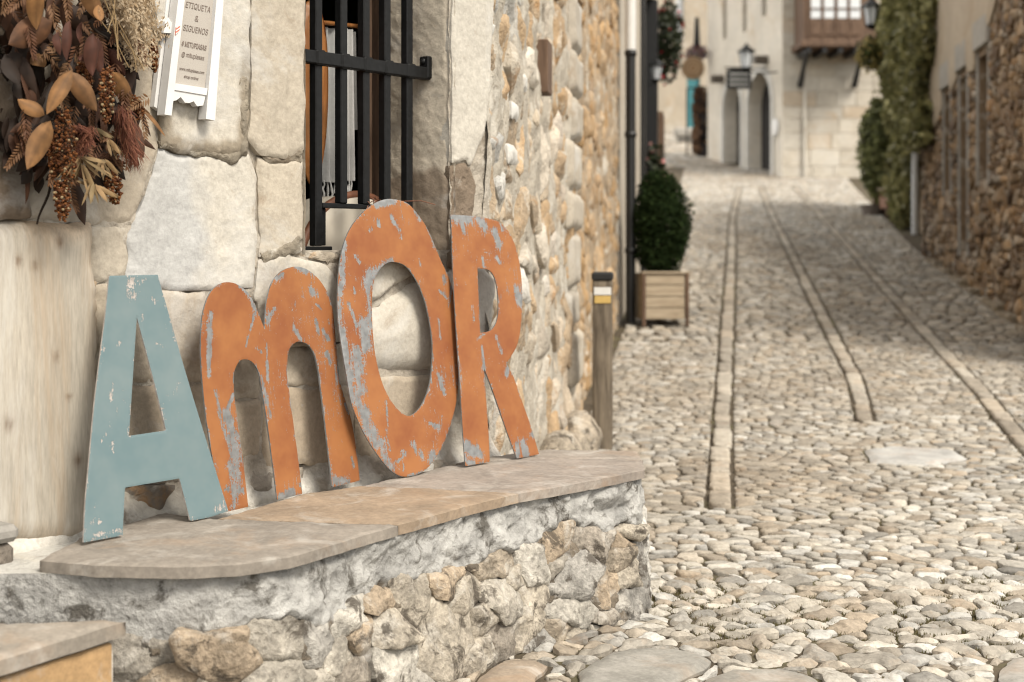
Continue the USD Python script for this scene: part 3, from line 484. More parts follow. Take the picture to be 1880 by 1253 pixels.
stone('slabstone', s1=9, s2=90, lo=.72, hi=1.16, fine=(.8, 1.12), pits=.25, blotch=(.40, .27, .17, .5), bs=5, bt=(.52, .72), blotch2=(.54, .51, .46, .5), b2s=9, b2t=(.52, .66), bump=.3, dist=.003, rough=.8)
stone('rubble', s1=9, s2=60, lo=.68, hi=1.2, blotch=(.5, .27, .10, .65), bs=6, bt=(.55, .68), blotch2=(.68, .64, .56, .7), b2s=8, b2t=(.54, .64), bump=.9, dist=.012, pits=.2)
stone('cobble', s1=16, s2=85, lo=.66, hi=1.16, fine=(.76, 1.12), blotch=(.42, .29, .18, .45), bs=7, bt=(.56, .7), blotch2=(.17, .14, .10, .65), b2s=16, b2t=(.57, .66), bump=.9, dist=.007, rough=.85)
stone('dirt', s1=10, s2=70, lo=.6, hi=1.3, blotch=(.16, .15, .07, .7), bs=3, bt=(.52, .64), bump=.8, dist=.01)
stone('plaster', s1=3, s2=40, lo=.85, hi=1.1, blotch=(.36, .25, .15, .5), bs=1.6, bt=(.54, .7), bump=.4, dist=.008)
plain('iron', (.006, .0063, .0066), rough=.5, noise=.5, sc=60, bump=.5, dist=.002, spec=.22)
plain('white_wood', (.80, .79, .77), rough=.55, noise=.05, sc=25)
plain('linen', (.50, .46, .41), rough=.9, noise=.05, sc=400)
plain('ink', (.25, .20, .17), rough=.9, noise=.05)
plain('red', (.75, .16, .09), rough=.6)
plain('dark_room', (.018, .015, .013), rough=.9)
plain('attr', (1, 1, 1), rough=.7, noise=.12, sc=35, attr=True)
plain('cloth', (1, 1, 1), rough=.95, noise=.08, sc=120, bump=.3, attr=True)
plain('glass_white', (.75, .78, .8), rough=.25, noise=.05)
plain('cream_hide', (.55, .50, .42), rough=.8, noise=.06, sc=20)
plain('black_paint', (.012, .012, .012), rough=.45, noise=.2)
plain('white_paint', (.78, .77, .74), rough=.5, noise=.05)
plain('leather', (.18, .07, .035), rough=.6)
woodmat('post_wood', (.04, .028, .018), (.27, .22, .16), vscale=(45, 45, 4))
woodmat('brown_wood', (.07, .04, .025), (.2, .125, .08), vscale=(25, 25, 3))
woodmat('orange_wood', (.26, .09, .025), (.5, .22, .07), vscale=(50, 50, 4), rough=.4, bump=.1)
woodmat('crate_wood', (.3, .23, .15), (.52, .43, .31), vscale=(6, 6, 60))
leafmat('leaf', .3); leafmat('conifer', .15, .9, .2, 40, .05); leafmat('dry_leaf', .22, .68, .25, 60); leafmat('dry_grass', .35, .8, .15, 50)
paint('orange_paint', (.37, .150, .052), (.27, .090, .033), (.27, .275, .275), metal=.55, thr=.56)
paint('teal_paint', (.145, .215, .230), (.19, .25, .258), (.40, .36, .33), metal=.0, thr=.80)
MAT['pane'] = usdkit.material(stage, '/World/Looks/pane', {'f': ('fresnel', {'IOR': 1.5}), 't': ('transparent_bsdf', {}), 'g': ('glossy_bsdf', {'roughness': .02}), 'm': ('mix_closure', {})}, [('f.fac', 'm.fac'), ('t.BSDF', 'm.closure1'), ('g.BSDF', 'm.closure2')], surface='m.closure')

# ---------------------------------------------------------------- the ground
def soft(x, w): return w * np.logaddexp(0, np.asarray(x) / w)
def gz(x, y): return .0976 * soft(np.asarray(y) - 6.1, .6) + .05 * soft(np.asarray(y) - 30, 1.) + 0 * np.asarray(x)
class Ground:
    def __call__(s, u, v, h):
        u, v, h = np.broadcast_arrays(np.asarray(u, float), np.asarray(v, float), np.asarray(h, float))
        return np.stack([u, v, gz(u, v) + h], -1)
GR = Ground()
def wall_x(y): return -.068 + .13985 * (y - 3.80)          # foot of the left-hand houses
def right_x(y): return 3.52 + .1500 * (y - 9.66) if y < 14.6 else 4.26 + .19 * (y - 14.6)

xs = np.r_[np.linspace(-120, -6, 14)[:-1], np.linspace(-6, 12, 61), np.linspace(12, 160, 14)[1:]]
ys = np.r_[np.linspace(-90, -2, 12)[:-1], np.linspace(-2, 50, 131), np.linspace(50, 260, 14)[1:]]
gp, gf, _ = grid(xs, ys, GR, lambda U, V: np.full(U.shape, -.006) + .008 * fbm(np.stack([U, V, 0 * U], -1), 3, 5))
street = thing('street', 'cobbled street rising between the stone houses', 'street', kind='structure')
part(street, 'joint_earth', (gp, gf), 'dirt', tint=(.10, .078, .052), smooth=True)

flag_polys = {k: Polygon(chaikin(p, 60 if k != 'f5' else 20, 1)) for k, p in FLAG.items()}
def strip(pts, w):
    return LineString(pts).buffer(w / 2, cap_style=2)
TRACK = [[(.70, 4.75), (1.041, 6.95), (1.897, 12.25), (3.06, 19.5), (4.45, 27.5)],
         [(1.66, 6.6), (1.88, 7.7), (2.315, 10.68), (3.62, 19.5), (4.85, 27.5)],
         [(2.06, 5.3), (2.44, 7.25), (3.187, 12.25), (4.31, 19.5), (5.5, 27.5)]]
track_polys = [strip(t, .094) for t in TRACK]
bench_foot = shapely.buffer(Polygon([(-1.6, 1.9), (-.84, 2.42), (-.57, 2.40), (-.36, 2.47), (-.16, 2.76), (.08, 3.12), (.28, 3.31), (.37, 3.47), (.39, 3.66), (.36, 3.83), (.12, 3.9), (-.05, 3.9), (-1.6, 3.2)]), -.035)
yy = np.linspace(3.7, 33, 40)
left_edge = [(wall_x(y) + .02, y) for y in yy if y > 3.8]
right_edge = [(min(right_x(y) - .03, 8), y) for y in np.linspace(33, 7.0, 40)]
region = Polygon([(-1.0, 2.3), (1.6, 2.3), (2.6, 4.6)] + [(min(p[0], .47 * p[1] + .4), p[1]) for p in right_edge][::-1] + left_edge[::-1] + [(-.1, 3.8)]).buffer(0)
block = unary_union([p.buffer(.008) for p in flag_polys.values()] + [p.buffer(.001) for p in track_polys] + [bench_foot])
region = region.difference(block)
region_end = Polygon([(3.2, 33), (5.25, 33), (5.0, 35.6), (7.5, 36), (8.5, 45.9), (2.8, 45.9)])
near, far = sbox(-2, 2, 4, 9.0), sbox(-2, 9.0, 9, 34)
cob = cells(-1.2, 3.8, 2.2, 9.0, .061, .043, 11, region.intersection(near), lloyd=0, jit=.5, merge=.3)
cobf = cells(0, 7.5, 9.0, 33, .10, .075, 12, region.intersection(far), lloyd=0, jit=.5, merge=.2)
def cob_col(i, P):
    r = np.random.default_rng(1000 + i); c = mixc(mixc(CREAM, PALE, r.uniform(.2, 1)) * 1.06, GREYS * 1.25, .13); t = r.uniform()
    if t < .2: c = mixc(c, TAN, r.uniform(.3, .8))
    elif t < .38: c = mixc(c, GREYS, r.uniform(.3, .9))
    elif t < .55: c = mixc(c, WHITE, .8)
    y = P.centroid.y; x = P.centroid.x
    k = np.clip((y - 4.6) / 3.0, 0, 1) * np.clip((15 - y) / 5, .0, 1) * .38  # shade over the middle of the street, painted into the cobble colour
    big = float(fbm(np.array([x, y, 7.]), 1.1, 14, 3)); c = mixc(c, np.array([.36, .29, .21]), np.clip(.1 + 2.2 * big, 0, .6))
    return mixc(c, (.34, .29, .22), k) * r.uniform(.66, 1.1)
def vis(P):
    x, y = P.centroid.x, P.centroid.y
    px = 940 + 2583 * x / y; py = 455 + 2583 * (.89 - float(gz(x, y))) / y
    return -30 < px < 1910 and py < 1290 and px > 850
order = sorted(range(len(cob)), key=lambda i: (not vis(cob[i]), cob[i].centroid.y - 9 * cob[i].area))
rest, rest_c = [], []
for k, i in enumerate(order):
    P = cob[i]; y = P.centroid.y; r = np.random.default_rng(50 + i)
    nearby = k < 300
    m = dome(P, GR, r.uniform(.004, .010), .022, 18 if nearby else 12, seed=i, gap=r.uniform(.004, .012), rnd=r.uniform(.003, .008),
             rings=((1, -.1), (.95, .62), (.85, .88), (.6, 1.), (.3, 1.02)) if nearby else ((1, .0), (.9, .8), (.5, 1.)), tilt=.10, rough=.3, scale=22)
    if m is None: continue
    if nearby and y < 5.2:
        v, f, uv, d = relief(P.buffer(-r.uniform(.0015, .006), join_style=2), GR, .0078, edge_r=.008, drop=.006, amps=((.004, 16), (.003, 50), (.0014, 120)), depth=.024, seed=3000 + i, facets=3, facet_amp=.005, jag=.004, h0=r.uniform(.003, .008), tilt=.05, n_round=.003)
        part(street, 'cobble', (v, f), 'cobble', tint=cob_col(i, P), smooth=True)
    elif nearby: part(street, 'cobble', m, 'cobble', tint=cob_col(i, P), smooth=True)
    else: rest.append(m); rest_c.append(cob_col(i, P))
for i, P in enumerate(cobf):
    r = np.random.default_rng(9000 + i)
    m = dome(P, GR, r.uniform(.008, .02), .02, 8, seed=i, gap=.018, rnd=.015, rings=((1, .2), (.84, .9)), tilt=.12, rough=.2)
    if m is not None: rest.append(m); rest_c.append(cob_col(i + 5000, P))
for i, P in enumerate(cells(2.5, 9, 33, 46, .3, .28, 13, region_end, lloyd=0, jit=.5)):
    m = dome(P, GR, .012, .02, 7, seed=i, gap=.03, rnd=.02, rings=((1, .3), (.85, 1.)), tilt=.03, rough=.2)
    if m is not None: rest.append(m); rest_c.append(cob_col(i + 9000, P))
part(street, 'far_cobbles', join(rest), 'cobble', tint=joint_tint(rest, rest_c), smooth=True, kind='stuff')
fcol = {'f1': (.31, .295, .26), 'f2': (.33, .31, .27), 'f3': (.36, .29, .22), 'f4': (.42, .40, .36), 'f5': (.46, .45, .425)}
for k, P in flag_polys.items():
    v, f, uv, d = relief(P, GR, .022, edge_r=.02, drop=.012, amps=((.003, 8), (.001, 40)), depth=.03, seed=len(k) + ord(k[1]), jag=.008, h0=.012)
    part(street, 'flagstone', (v, f), 'slabstone', tint=fcol[k], smooth=True)
for ti, t in enumerate(TRACK):
    L = LineString(t); s = 0.; r = np.random.default_rng(300 + ti); k = 0; tail, tail_c = [], []
    while s < L.length - .1:
        ln = r.uniform(.16, .42); a, b = L.interpolate(s), L.interpolate(min(s + ln - .012, L.length)); s += ln
        w = r.uniform(.040, .0475)
        o1, o2 = r.normal(0, .003, 2); a, b = Point(a.x + o1, a.y), Point(b.x + o2, b.y)
        P = LineString([a, b]).buffer(w, cap_style=2)
        n = 12 if a.y < 10 else 8
        m = dome(P, GR, r.uniform(.010, .018), .02, n, seed=ti * 100 + k, gap=.010, rnd=.010, rings=((1, .3), (.93, .9), (.6, 1.)), tilt=.04, rough=.15); k += 1
        c = mixc(mixc(CREAM, PALE, .5), TAN, r.uniform(.0, .6)) * r.uniform(.6, 1.05)
        if m is None: continue
        if a.y < 14: part(street, 'track_stone', m, 'cobble', tint=c, smooth=True)
        else: tail.append(m); tail_c.append(c)
    part(street, 'far_track', join(tail), 'cobble', tint=joint_tint(tail, tail_c), smooth=True, kind='stuff')
# grass and moss in the joints
mv, mf, mc = [], [], []
r = np.random.default_rng(77)
edges_pts = []
for P in cob:
    if vis(P) and P.centroid.y < 7 and fbm(np.array([P.centroid.x, P.centroid.y, 2.]), 1.5, 9) > .07:
        q = resample(P.exterior.coords, n=9); edges_pts += list(q[r.random(9) < .7])
for q in edges_pts:
    for b in range(r.integers(5, 14)):
        x, y = q + r.normal(0, .012, 2); hgt = r.uniform(.001, .005); a = r.uniform(0, 6.28); w = r.uniform(.001, .0025)
        le = r.normal(0, .9, 2) * hgt
        z = float(gz(x, y)) - .008; n = len(mv)
        mv += [(x - w * math.cos(a), y - w * math.sin(a), z), (x + w * math.cos(a), y + w * math.sin(a), z), (x + le[0], y + le[1], z + hgt + .008)]
        mf.append((n, n + 1, n + 2)); c = mixc((.10, .095, .035), (.20, .16, .08), r.uniform()); mc += [c] * 3
single('joint_moss', (np.array(mv), np.array(mf)), 'leaf', 'sparse moss and dry grass growing in the cobble joints', 'grass', kind='stuff', tint=np.array(mc), smooth=False)

# ---------------------------------------------------------------- the near house: front wall with window, and its flank of rubble
TH = math.radians(38.)
WT, WN = np.array([math.sin(TH), math.cos(TH), 0]), np.array([math.cos(TH), -math.sin(TH), 0])
W0 = np.array([-.345, 3.445, 0.])
WF = Frame(W0, WT, WN)
SB = .45
B0 = W0 + WT * SB
BT = np.array([.1385, .9904, 0]); BT /= np.linalg.norm(BT); BN = np.array([BT[1], -BT[0], 0])
BF = Frame(B0, BT, BN)
house = thing('stone_house', 'cream sandstone house with barred window behind the letters', 'house', (-.35, 3.45, 0))
HU0, HU1, HV0, HV1 = -.2296, .2945, .884, 1.95
stone_polys = unary_union([Polygon(p).buffer(0) for p in WALL_STONE.values()])
us = np.r_[np.linspace(-2.4, -1.15, 12)[:-1], np.arange(-1.15, HU0, .009), np.linspace(HU0, HU1, 40), np.linspace(HU1, SB + .012, 20)[1:]]
vs = np.r_[[-.05, .1, .25], np.arange(.30, HV0, .009), np.linspace(HV0, 1.62, 82), [1.75, HV1, 2.2, 2.6, 3.0, 3.5]]
def mort_h(U, V):
    p = np.stack([U, V, 0 * U], -1)
    h = -.0015 + .010 * fbm(p, 12, 3) + .012 * fbm(p, 45, 4) - .10 * np.clip(fbm(p, 9, 27) - .13, 0, 1)
    h += .028 * np.exp(-np.clip(V - .335, 0, 1) / .022) * (.6 + 1.4 * meshkit.noise(p * 14, 5))
    return np.clip(h, -.03, .06)
def hole(U, V): return ~((U > HU0) & (U < HU1) & (V > HV0) & (V < HV1))
wv, wf, wuv = grid(us, vs, WF, mort_h, hole)
mcol = np.tile(np.array([.46, .41, .34]), (len(wv), 1))
lowm = np.clip(1 - (wuv[:, 1] - .345) / .05, 0, 1) * (meshkit.noise(np.c_[wuv * 11, 0 * wuv[:, 0]], 6) > .25)
mcol = mixc(mcol, np.array([.72, .69, .63]), .8 * lowm[:, None])
part(house, 'mortar_wall', (wv, wf), 'mortar', tint=mcol, smooth=True)
SC = {'panel': (mixc(CREAM, PALE, .3) * .93, 'panelstone', dict(edge_r=.05, drop=.03, amps=((.002, 5),), h0=.035, depth=.06)),
      'jamb_dark': (BROWN * .75, 'sandstone', dict(edge_r=.03, drop=.02, amps=((.02, 5), (.005, 20)), h0=.03)),
      'behind_bouquet': (mixc(CREAM, TAN, .25), 'sandstone', dict(h0=.004)),
      'behind_sign': (mixc(CREAM, PALE, .75), 'sandstone', dict(h0=.022, edge_r=.008, drop=.010, jag=.010)),
      'column': (CREAM, 'sandstone', dict(h0=.028, edge_r=.012, drop=.014)),
      'big': (PALE * 1.02, 'sandstone', dict(h0=.006, edge_r=.006, drop=.005)),
      's6': (CREAM * 1.05, 'sandstone', dict(h0=.012, edge_r=.010, drop=.010)),
      's7': (CREAM, 'sandstone', dict(h0=.006)), 's8': (mixc(CREAM, TAN, .35), 'sandstone', dict(h0=.004, amps=((.008, 12), (.003, 45)))),
      's9': (mixc(CREAM, TAN, .6) * .9, 'sandstone', dict(h0=.004, amps=((.005, 12),))), 'white': (mixc(PALE, CREAM, .5), 'sandstone', dict(h0=.012, edge_r=.02, drop=.012)),
      's11': (CREAM * .95, 'sandstone', dict(h0=.004, edge_r=.012, drop=.010)), 's12': (mixc(CREAM, TAN, .6) * .9, 'sandstone', dict(h0=.004, amps=((.008, 14), (.003, 50)))),
      's13': (mixc(CREAM, TAN, .2), 'sandstone', dict(h0=.004, edge_r=.012, drop=.010)), 's14': (mixc(CREAM, TAN, .7), 'sandstone', dict(h0=.002, edge_r=.012, drop=.010)),
      's15': (mixc(CREAM, PALE, .6), 'sandstone', dict(h0=.012, edge_r=.01, drop=.016, jag=.006, amps=((.006, 18), (.003, 50)))), 'boulder': (mixc(CREAM, PALE, .7), 'sandstone', dict(h0=.004, edge_r=.06, drop=.04, bulge=.022, amps=((.010, 7), (.002, 35)), n_round=.03)),
      's17': (mixc(CREAM, TAN, .45), 'sandstone', dict(h0=.006, edge_r=.010, drop=.010)), 's18': (mixc(WHITE, GREYS, .25), 'sandstone', dict(h0=.0, edge_r=.02, drop=.015, bulge=.006)),
      's19': (mixc(CREAM, TAN, .3), 'rubble', dict(h0=.004, facets=4, amps=((.012, 12), (.004, 40)))), 'sill': (mixc(CREAM, TAN, .35), 'rubble', dict(h0=.015, facets=5, facet_amp=.012, jag=.012, amps=((.010, 20), (.005, 60)))),
      'jamb_right': (PALE * .98, 'sandstone', dict(h0=.016, edge_r=.015, drop=.010)), 'patch': (BROWN * 1.0, 'mortar', dict(h0=.008, amps=((.008, 14), (.004, 50)))),
      'base1': (mixc(GREYS, BROWN, .5), 'rubble', dict(h0=.012, facets=4, amps=((.012, 14), (.004, 40)))), 'base2': (mixc(GREYS, TAN, .4), 'rubble', dict(h0=.02, facets=5, amps=((.014, 14), (.004, 40)))),
      'base3': (mixc(GREYS, TAN, .5), 'rubble', dict(h0=.022, facets=5, amps=((.014, 14), (.004, 40)))), 'base4': (mixc(GREYS, TAN, .5), 'rubble', dict(h0=.015, facets=4, amps=((.012, 14), (.004, 40))))}
beds = {n: Polygon(chaikin(p, 14, 1)).buffer(0) for n, p in WALL_STONE.items()}
grown = {}
for n in beds:
    q = beds[n].buffer(.015, join_style=2)
    for m_ in beds:
        if m_ != n: q = q.difference((grown[m_] if m_ in grown else beds[m_].buffer(.006, join_style=2)).buffer(.0028))
    q = q.difference(sbox(HU0 - .004, HV0 - .004, HU1 + .004, HV1))
    grown[n] = max(q.geoms, key=lambda g: g.area) if hasattr(q, 'geoms') else q
for k, (name, poly) in enumerate(WALL_STONE.items()):
    col, mt, kw = SC[name]
    kw = {**dict(edge_r=.005, drop=.005, amps=((.004, 5), (.0028, 30), (.0016, 85)), depth=.045, jag=.006), **kw}
    if name == 'column': kw['hfun'] = lambda uv, d: -.0045 * np.exp(-((uv[:, 0] + .284 - .006 * np.sin(uv[:, 1] * 20)) / .006) ** 2)
    if mt == 'sandstone' and name not in ('boulder', 's15'): kw.update(edge_r=.006, drop=.0055)
    if name != 'panel' and name != 'jamb_dark': kw['h0'] = kw.get('h0', 0) * .55 + .002
    v, f, uv, d = relief(grown[name], WF, .0078, seed=k + 1, **kw)
    tint = np.tile(col, (len(v), 1))
    if name == 'big':
        t = np.clip((-.50 - uv[:, 0] + .12 * fbm(np.c_[uv, 0 * d], 9, 4)) / .05, 0, 1); tint = mixc(tint, np.array([.53, .54, .545]), .7 * t[:, None])
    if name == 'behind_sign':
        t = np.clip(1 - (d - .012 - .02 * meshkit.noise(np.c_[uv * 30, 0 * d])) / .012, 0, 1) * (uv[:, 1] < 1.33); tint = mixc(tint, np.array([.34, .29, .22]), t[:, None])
    if name == 'panel':
        e = np.clip(1 - d / .05, 0, 1) * meshkit.noise(np.c_[uv * 9, 0 * d]); tint = mixc(tint, np.array([.46, .30, .16]), (.75 * e)[:, None])
        for bx, bz, br in ((-.955, .855, .006), (-.99, .865, .007), (-.86, .475, .009), (-.91, .68, .006), (-.90, .90, .008), (-1.01, .56, .010), (-.88, .60, .004)):
            w_ = np.exp(-(((uv[:, 0] - bx) / br) ** 2 + ((uv[:, 1] - bz) / (br * 1.5)) ** 2)); tint = mixc(tint, np.array([.17, .10, .055]), (.85 * w_)[:, None])
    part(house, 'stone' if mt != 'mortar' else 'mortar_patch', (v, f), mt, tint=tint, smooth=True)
for k, pts in enumerate(SMEAR):
    v, f, uv, d = relief(Polygon(chaikin(pts, 30, 1)), WF, .006, edge_r=.008, drop=.006, amps=((.006, 14), (.006, 45), (.003, 100)), depth=.04, seed=60 + k, jag=.012, h0=.013)
    part(house, 'mortar_patch', (v, f), 'mortar', tint=(.30, .26, .20), smooth=True)
# window reveal, sill, lintel, inner room
RV = Frame(WF(HU1, 0, 0), -WN, -WT)     # the right-hand reveal: u = depth into the wall
rv, rf, ruv = grid(np.linspace(-.01, .26, 32), np.linspace(HV0 - .01, HV1, 130), RV, lambda U, V: .009 * fbm(np.stack([U, V, U * 0 + 3], -1), 14, 8) + .006 * fbm(np.stack([U, V, U * 0 + 3], -1), 60, 8) - .012 * np.clip(1 - np.clip(U, 0, 1) / .02, 0, 1) ** 2)
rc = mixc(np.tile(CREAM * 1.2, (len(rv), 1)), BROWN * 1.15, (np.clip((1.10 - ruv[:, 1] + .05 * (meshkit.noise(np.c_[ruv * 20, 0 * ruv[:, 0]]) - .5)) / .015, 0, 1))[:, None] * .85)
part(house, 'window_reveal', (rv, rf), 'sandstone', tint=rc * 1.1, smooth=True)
LV_ = Frame(WF(HU0, 0, 0), -WN, WT)
rv, rf, ruv = grid(np.linspace(-.01, .26, 16), np.linspace(HV0 - .01, HV1, 60), LV_, lambda U, V: .008 * fbm(np.stack([U, V, U * 0 + 5], -1), 14, 8))
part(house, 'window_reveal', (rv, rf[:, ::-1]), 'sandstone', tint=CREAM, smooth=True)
part(house, 'window_sill', fbox(WF, HU0 - .02, HU1 + .02, HV0 - .12, HV0 - .004, -.26, -.012, .008), 'sandstone', tint=mixc(CREAM, GREYS, .5), smooth=False)
part(house, 'lintel', fbox(WF, HU0 - .2, HU1 + .14, HV1, HV1 + .25, -.26, .012, .01), 'sandstone', tint=CREAM, smooth=False)
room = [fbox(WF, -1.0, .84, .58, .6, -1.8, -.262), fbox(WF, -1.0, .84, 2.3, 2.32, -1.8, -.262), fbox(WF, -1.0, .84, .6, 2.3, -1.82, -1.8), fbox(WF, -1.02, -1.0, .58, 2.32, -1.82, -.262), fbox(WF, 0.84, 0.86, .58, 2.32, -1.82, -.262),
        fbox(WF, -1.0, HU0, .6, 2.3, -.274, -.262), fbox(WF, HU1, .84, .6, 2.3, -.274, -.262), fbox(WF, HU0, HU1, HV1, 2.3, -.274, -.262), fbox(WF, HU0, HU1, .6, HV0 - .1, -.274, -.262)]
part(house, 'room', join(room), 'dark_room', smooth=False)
wframe = part(house, 'window_frame', fbox(WF, .275, .294, HV0, HV1, -.27, -.225, .003), 'brown_wood', smooth=False)
part(wframe, 'frame_edge', fbox(WF, .236, .252, HV0, HV1, -.262, -.235, .003), 'brown_wood', smooth=False)
# iron grille
IH = -.08
grille = part(house, 'window_grille', fbox(WF, -.16, HU1 + .0, 1.333, 1.365, IH - .009, IH + .017, .003), 'iron', smooth=False, label='flat iron crossbar of the grille')
w = .0118
for s, zb in ((-.108, .894), (-.022, .999), (.058, .999), (.135, .999), (.219, .90)):
    part(grille, 'bar', fbox(WF, s - w, s + w, zb, 1.93, IH - .013, IH + .011, .0025), 'iron', smooth=False)
    part(grille, 'collar', fbox(WF, s - .017, s + .017, 1.330, 1.368, IH - .010, IH + .021, .005), 'iron', smooth=False)
part(grille, 'rail', fbox(WF, -.092, .205, .987, .999, IH - .02, IH + .008, .002), 'iron', smooth=False)
part(grille, 'stile', fbox(WF, -.094, -.066, .895, .987, IH - .025, IH - .008, .002), 'iron', smooth=False)
part(grille, 'foot_plate', fbox(WF, -.20, -.064, .880, .893, IH - .03, IH + .012, .002), 'iron', smooth=False)
part(grille, 'bracket', fbox(WF, HU1 - .016, HU1 + .002, 1.336, 1.395, IH - .012, IH + .020, .003), 'iron', smooth=False)
bc = WF(HU1 - .018, 1.381, IH + .004); part(grille, 'bolt', lathe(bc, [(0, .006), (.006, .004), (.008, 0)], 8, -WT), 'iron', smooth=True)
# stone block at the foot of the door jamb, far left
part(house, 'jamb_base', fbox(WF, -1.6, -1.035, .235, .352, -.02, .10, .012), 'benchstone', tint=mixc(GREYS, BROWN, .6), smooth=False)
part(house, 'jamb_cap', fbox(WF, -1.6, -1.03, .354, .386, -.02, .106, .010), 'sandstone', tint=GREYS * .9, smooth=False)

# flank of the near house
def flank(hse, u0, u1, v1, off, seed, pal, su, sv, n_ind, mort, fine_until, amp, top):
    fr = Frame(B0 + BN * off, BT, BN)
    us = np.arange(u0 - .015 * (u0 == 0), u1 + .001, .03); vs = np.r_[np.arange(-.1, v1 + .3, .03), [v1 + .6, top]]
    v, f, uv = grid(us, vs, fr, lambda U, V: -.006 + .05 * fbm(np.stack([U, V * .6, 0 * U + seed], -1), 6, 3) - .12 * np.clip(fbm(np.stack([U * 1.3, V, 0 * U + 4], -1), 9, 8) - .12, 0, 1) + .03 * fbm(np.stack([U, V, 0 * U], -1), 24, 4))
    part(hse, 'mortar_wall', (v, f), 'mortar', tint=mort, smooth=True)
    cs = cells(u0, u1, .1, v1, su, sv, seed, sbox(u0 + .01, float(gz(0, B0[1])) , u1 - .005, v1), lloyd=0, jit=.5, merge=.3)
    out, outc = [], []
    cs = sorted(cs, key=lambda P: P.centroid.x)
    for i, P in enumerate(cs):
        r = np.random.default_rng(seed * 1000 + i)
        wp = fr(P.centroid.x, P.centroid.y, 0)
        if wp[2] < gz(wp[0], wp[1]) - .05: continue
        c = pal[r.integers(len(pal))] * r.uniform(.7, 1.2); c = mixc(c, OCHRE * 1.1, .5 * np.clip((P.centroid.x - .5) / 2, 0, 1))
        if P.centroid.x < fine_until and i < n_ind:
            v, f, uv, d = relief(P.buffer(.003), fr, .014 if P.centroid.x < 1.6 else .021, edge_r=.010, drop=.010, amps=((amp, 9), (amp * .5, 30), (amp * .25, 80)), depth=.035, seed=seed + i, facets=4, facet_amp=.014, jag=.012, h0=r.uniform(-.008, .009))
            part(hse, 'stone', (v, f), 'rubble', tint=c, smooth=True)
        else:
            m = dome(P, fr, r.uniform(.004, .02), .03, 12, seed=i + seed, gap=.004, rnd=.010, rings=((1, .25), (.93, .85), (.7, 1.), (.4, 1.)), tilt=.14, rough=.55, scale=14)
            if m is None: continue
            if i < n_ind: part(hse, 'stone', m, 'rubble', tint=c, smooth=True)
            else: out.append(m); outc.append(c)
    if out: part(hse, 'rubble_stones', join(out), 'rubble', tint=joint_tint(out, outc), smooth=True, kind='stuff')
    return fr
flank(house, 0.0, 2.62, 2.15, 0., 21, [CREAM * 1.1, mixc(CREAM, OCHRE, .5), PALE * 1.1, mixc(CREAM, OCHRE, .3), WHITE, mixc(OCHRE, CREAM, .3), mixc(CREAM, OCHRE, .7)], .22, .115, 270, (.50, .45, .37), 9, .015, 3.5)
part(house, 'timber_stub', fbox(BF, 1.20, 1.33, 1.44, 1.63, -.05, .030, .004), 'brown_wood', smooth=False)
for (u, v, a, b) in ((.50, 1.44, .13, .05), (.53, 1.31, .12, .05), (.74, 1.42, .12, .06), (.46, 1.17, .16, .06)):
    mm = relief(sbox(u - a / 2, v - b / 2, u + a / 2, v + b / 2), BF, .012, edge_r=.012, drop=.01, amps=((.006, 20),), depth=.03, seed=int(u * 100), jag=.008, h0=.012)
    part(house, 'stone', mm[:2], 'sandstone', tint=WHITE * 1.02, smooth=True, label='whitewashed stone among the rubble')
# toothed quoins
z = .28; k = 0
r = np.random.default_rng(4)
while z < 2.2:
    hgt = r.uniform(.13, .26); lng = r.uniform(.22, .5)
    P = sbox(2.64 - lng, z + .006, 2.64, z + hgt - .006)
    v, f, uv, d = relief(P, BF, .02, edge_r=.035, drop=.03, amps=((.008, 9), (.003, 40)), depth=.06, seed=90 + k, n_round=.012, h0=.012 + r.uniform(0, .02), jag=.009)
    part(house, 'quoin', (v, f), 'sandstone', tint=mixc(CREAM, GREYS, r.uniform(.0, .4)) * r.uniform(.85, 1.1), smooth=True); z += hgt; k += 1
# loose boulders at the flank's foot, past the bench
for (u, s, hh) in ((.55, .16, .17), (.95, .2, .15), (1.35, .17, .16), (1.8, .15, .1), (2.2, .17, .12)):
    m = trimesh.creation.icosphere(3, 1.0); q = m.vertices * np.array([s, s * .55, hh])
    q = q + m.vertices * (.05 * fbm(m.vertices + u * 7, 1.6, 5))[:, None]
    c = BF(u, 0, .05); part(house, 'foot_stone', (c + np.array([0, 0, float(gz(c[0], c[1])) + hh * .35]) + q[:, :1] * BT + q[:, 1:2] * BN + q[:, 2:] * UP, m.faces), 'benchstone', tint=mixc(CREAM, TAN, .4), smooth=True)

# ---------------------------------------------------------------- the bench in front of the wall
spl = np.array([(-1.25, 2.40), (-1.0, 2.447), (-.86, 2.464), (-.78, 2.459), (-.70, 2.452), (-.573, 2.443), (-.475, 2.462), (-.397, 2.525), (-.30, 2.685), (-.215, 2.815), (-.09, 3.015), (.02, 3.168), (.205, 3.352), (.295, 3.452), (.328, 3.515), (.335, 3.60), (.335, 3.79), (.31, 3.835), (.10, 3.865)])
from scipy.interpolate import CubicSpline, PchipInterpolator
al = np.r_[0, np.cumsum(np.linalg.norm(np.diff(spl, axis=0), axis=1))]
sx, sy = PchipInterpolator(al, spl[:, 0]), PchipInterpolator(al, spl[:, 1])
AL = np.linspace(0, al[-1], 800); from scipy.ndimage import gaussian_filter1d
PX, PY = gaussian_filter1d(sx(AL), 9, mode='nearest'), gaussian_filter1d(sy(AL), 9, mode='nearest')
TX, TY = np.gradient(PX), np.gradient(PY); NN = np.hypot(TX, TY); NXs, NYs = gaussian_filter1d(TY / NN, 8, mode='nearest'), gaussian_filter1d(-TX / NN, 8, mode='nearest')
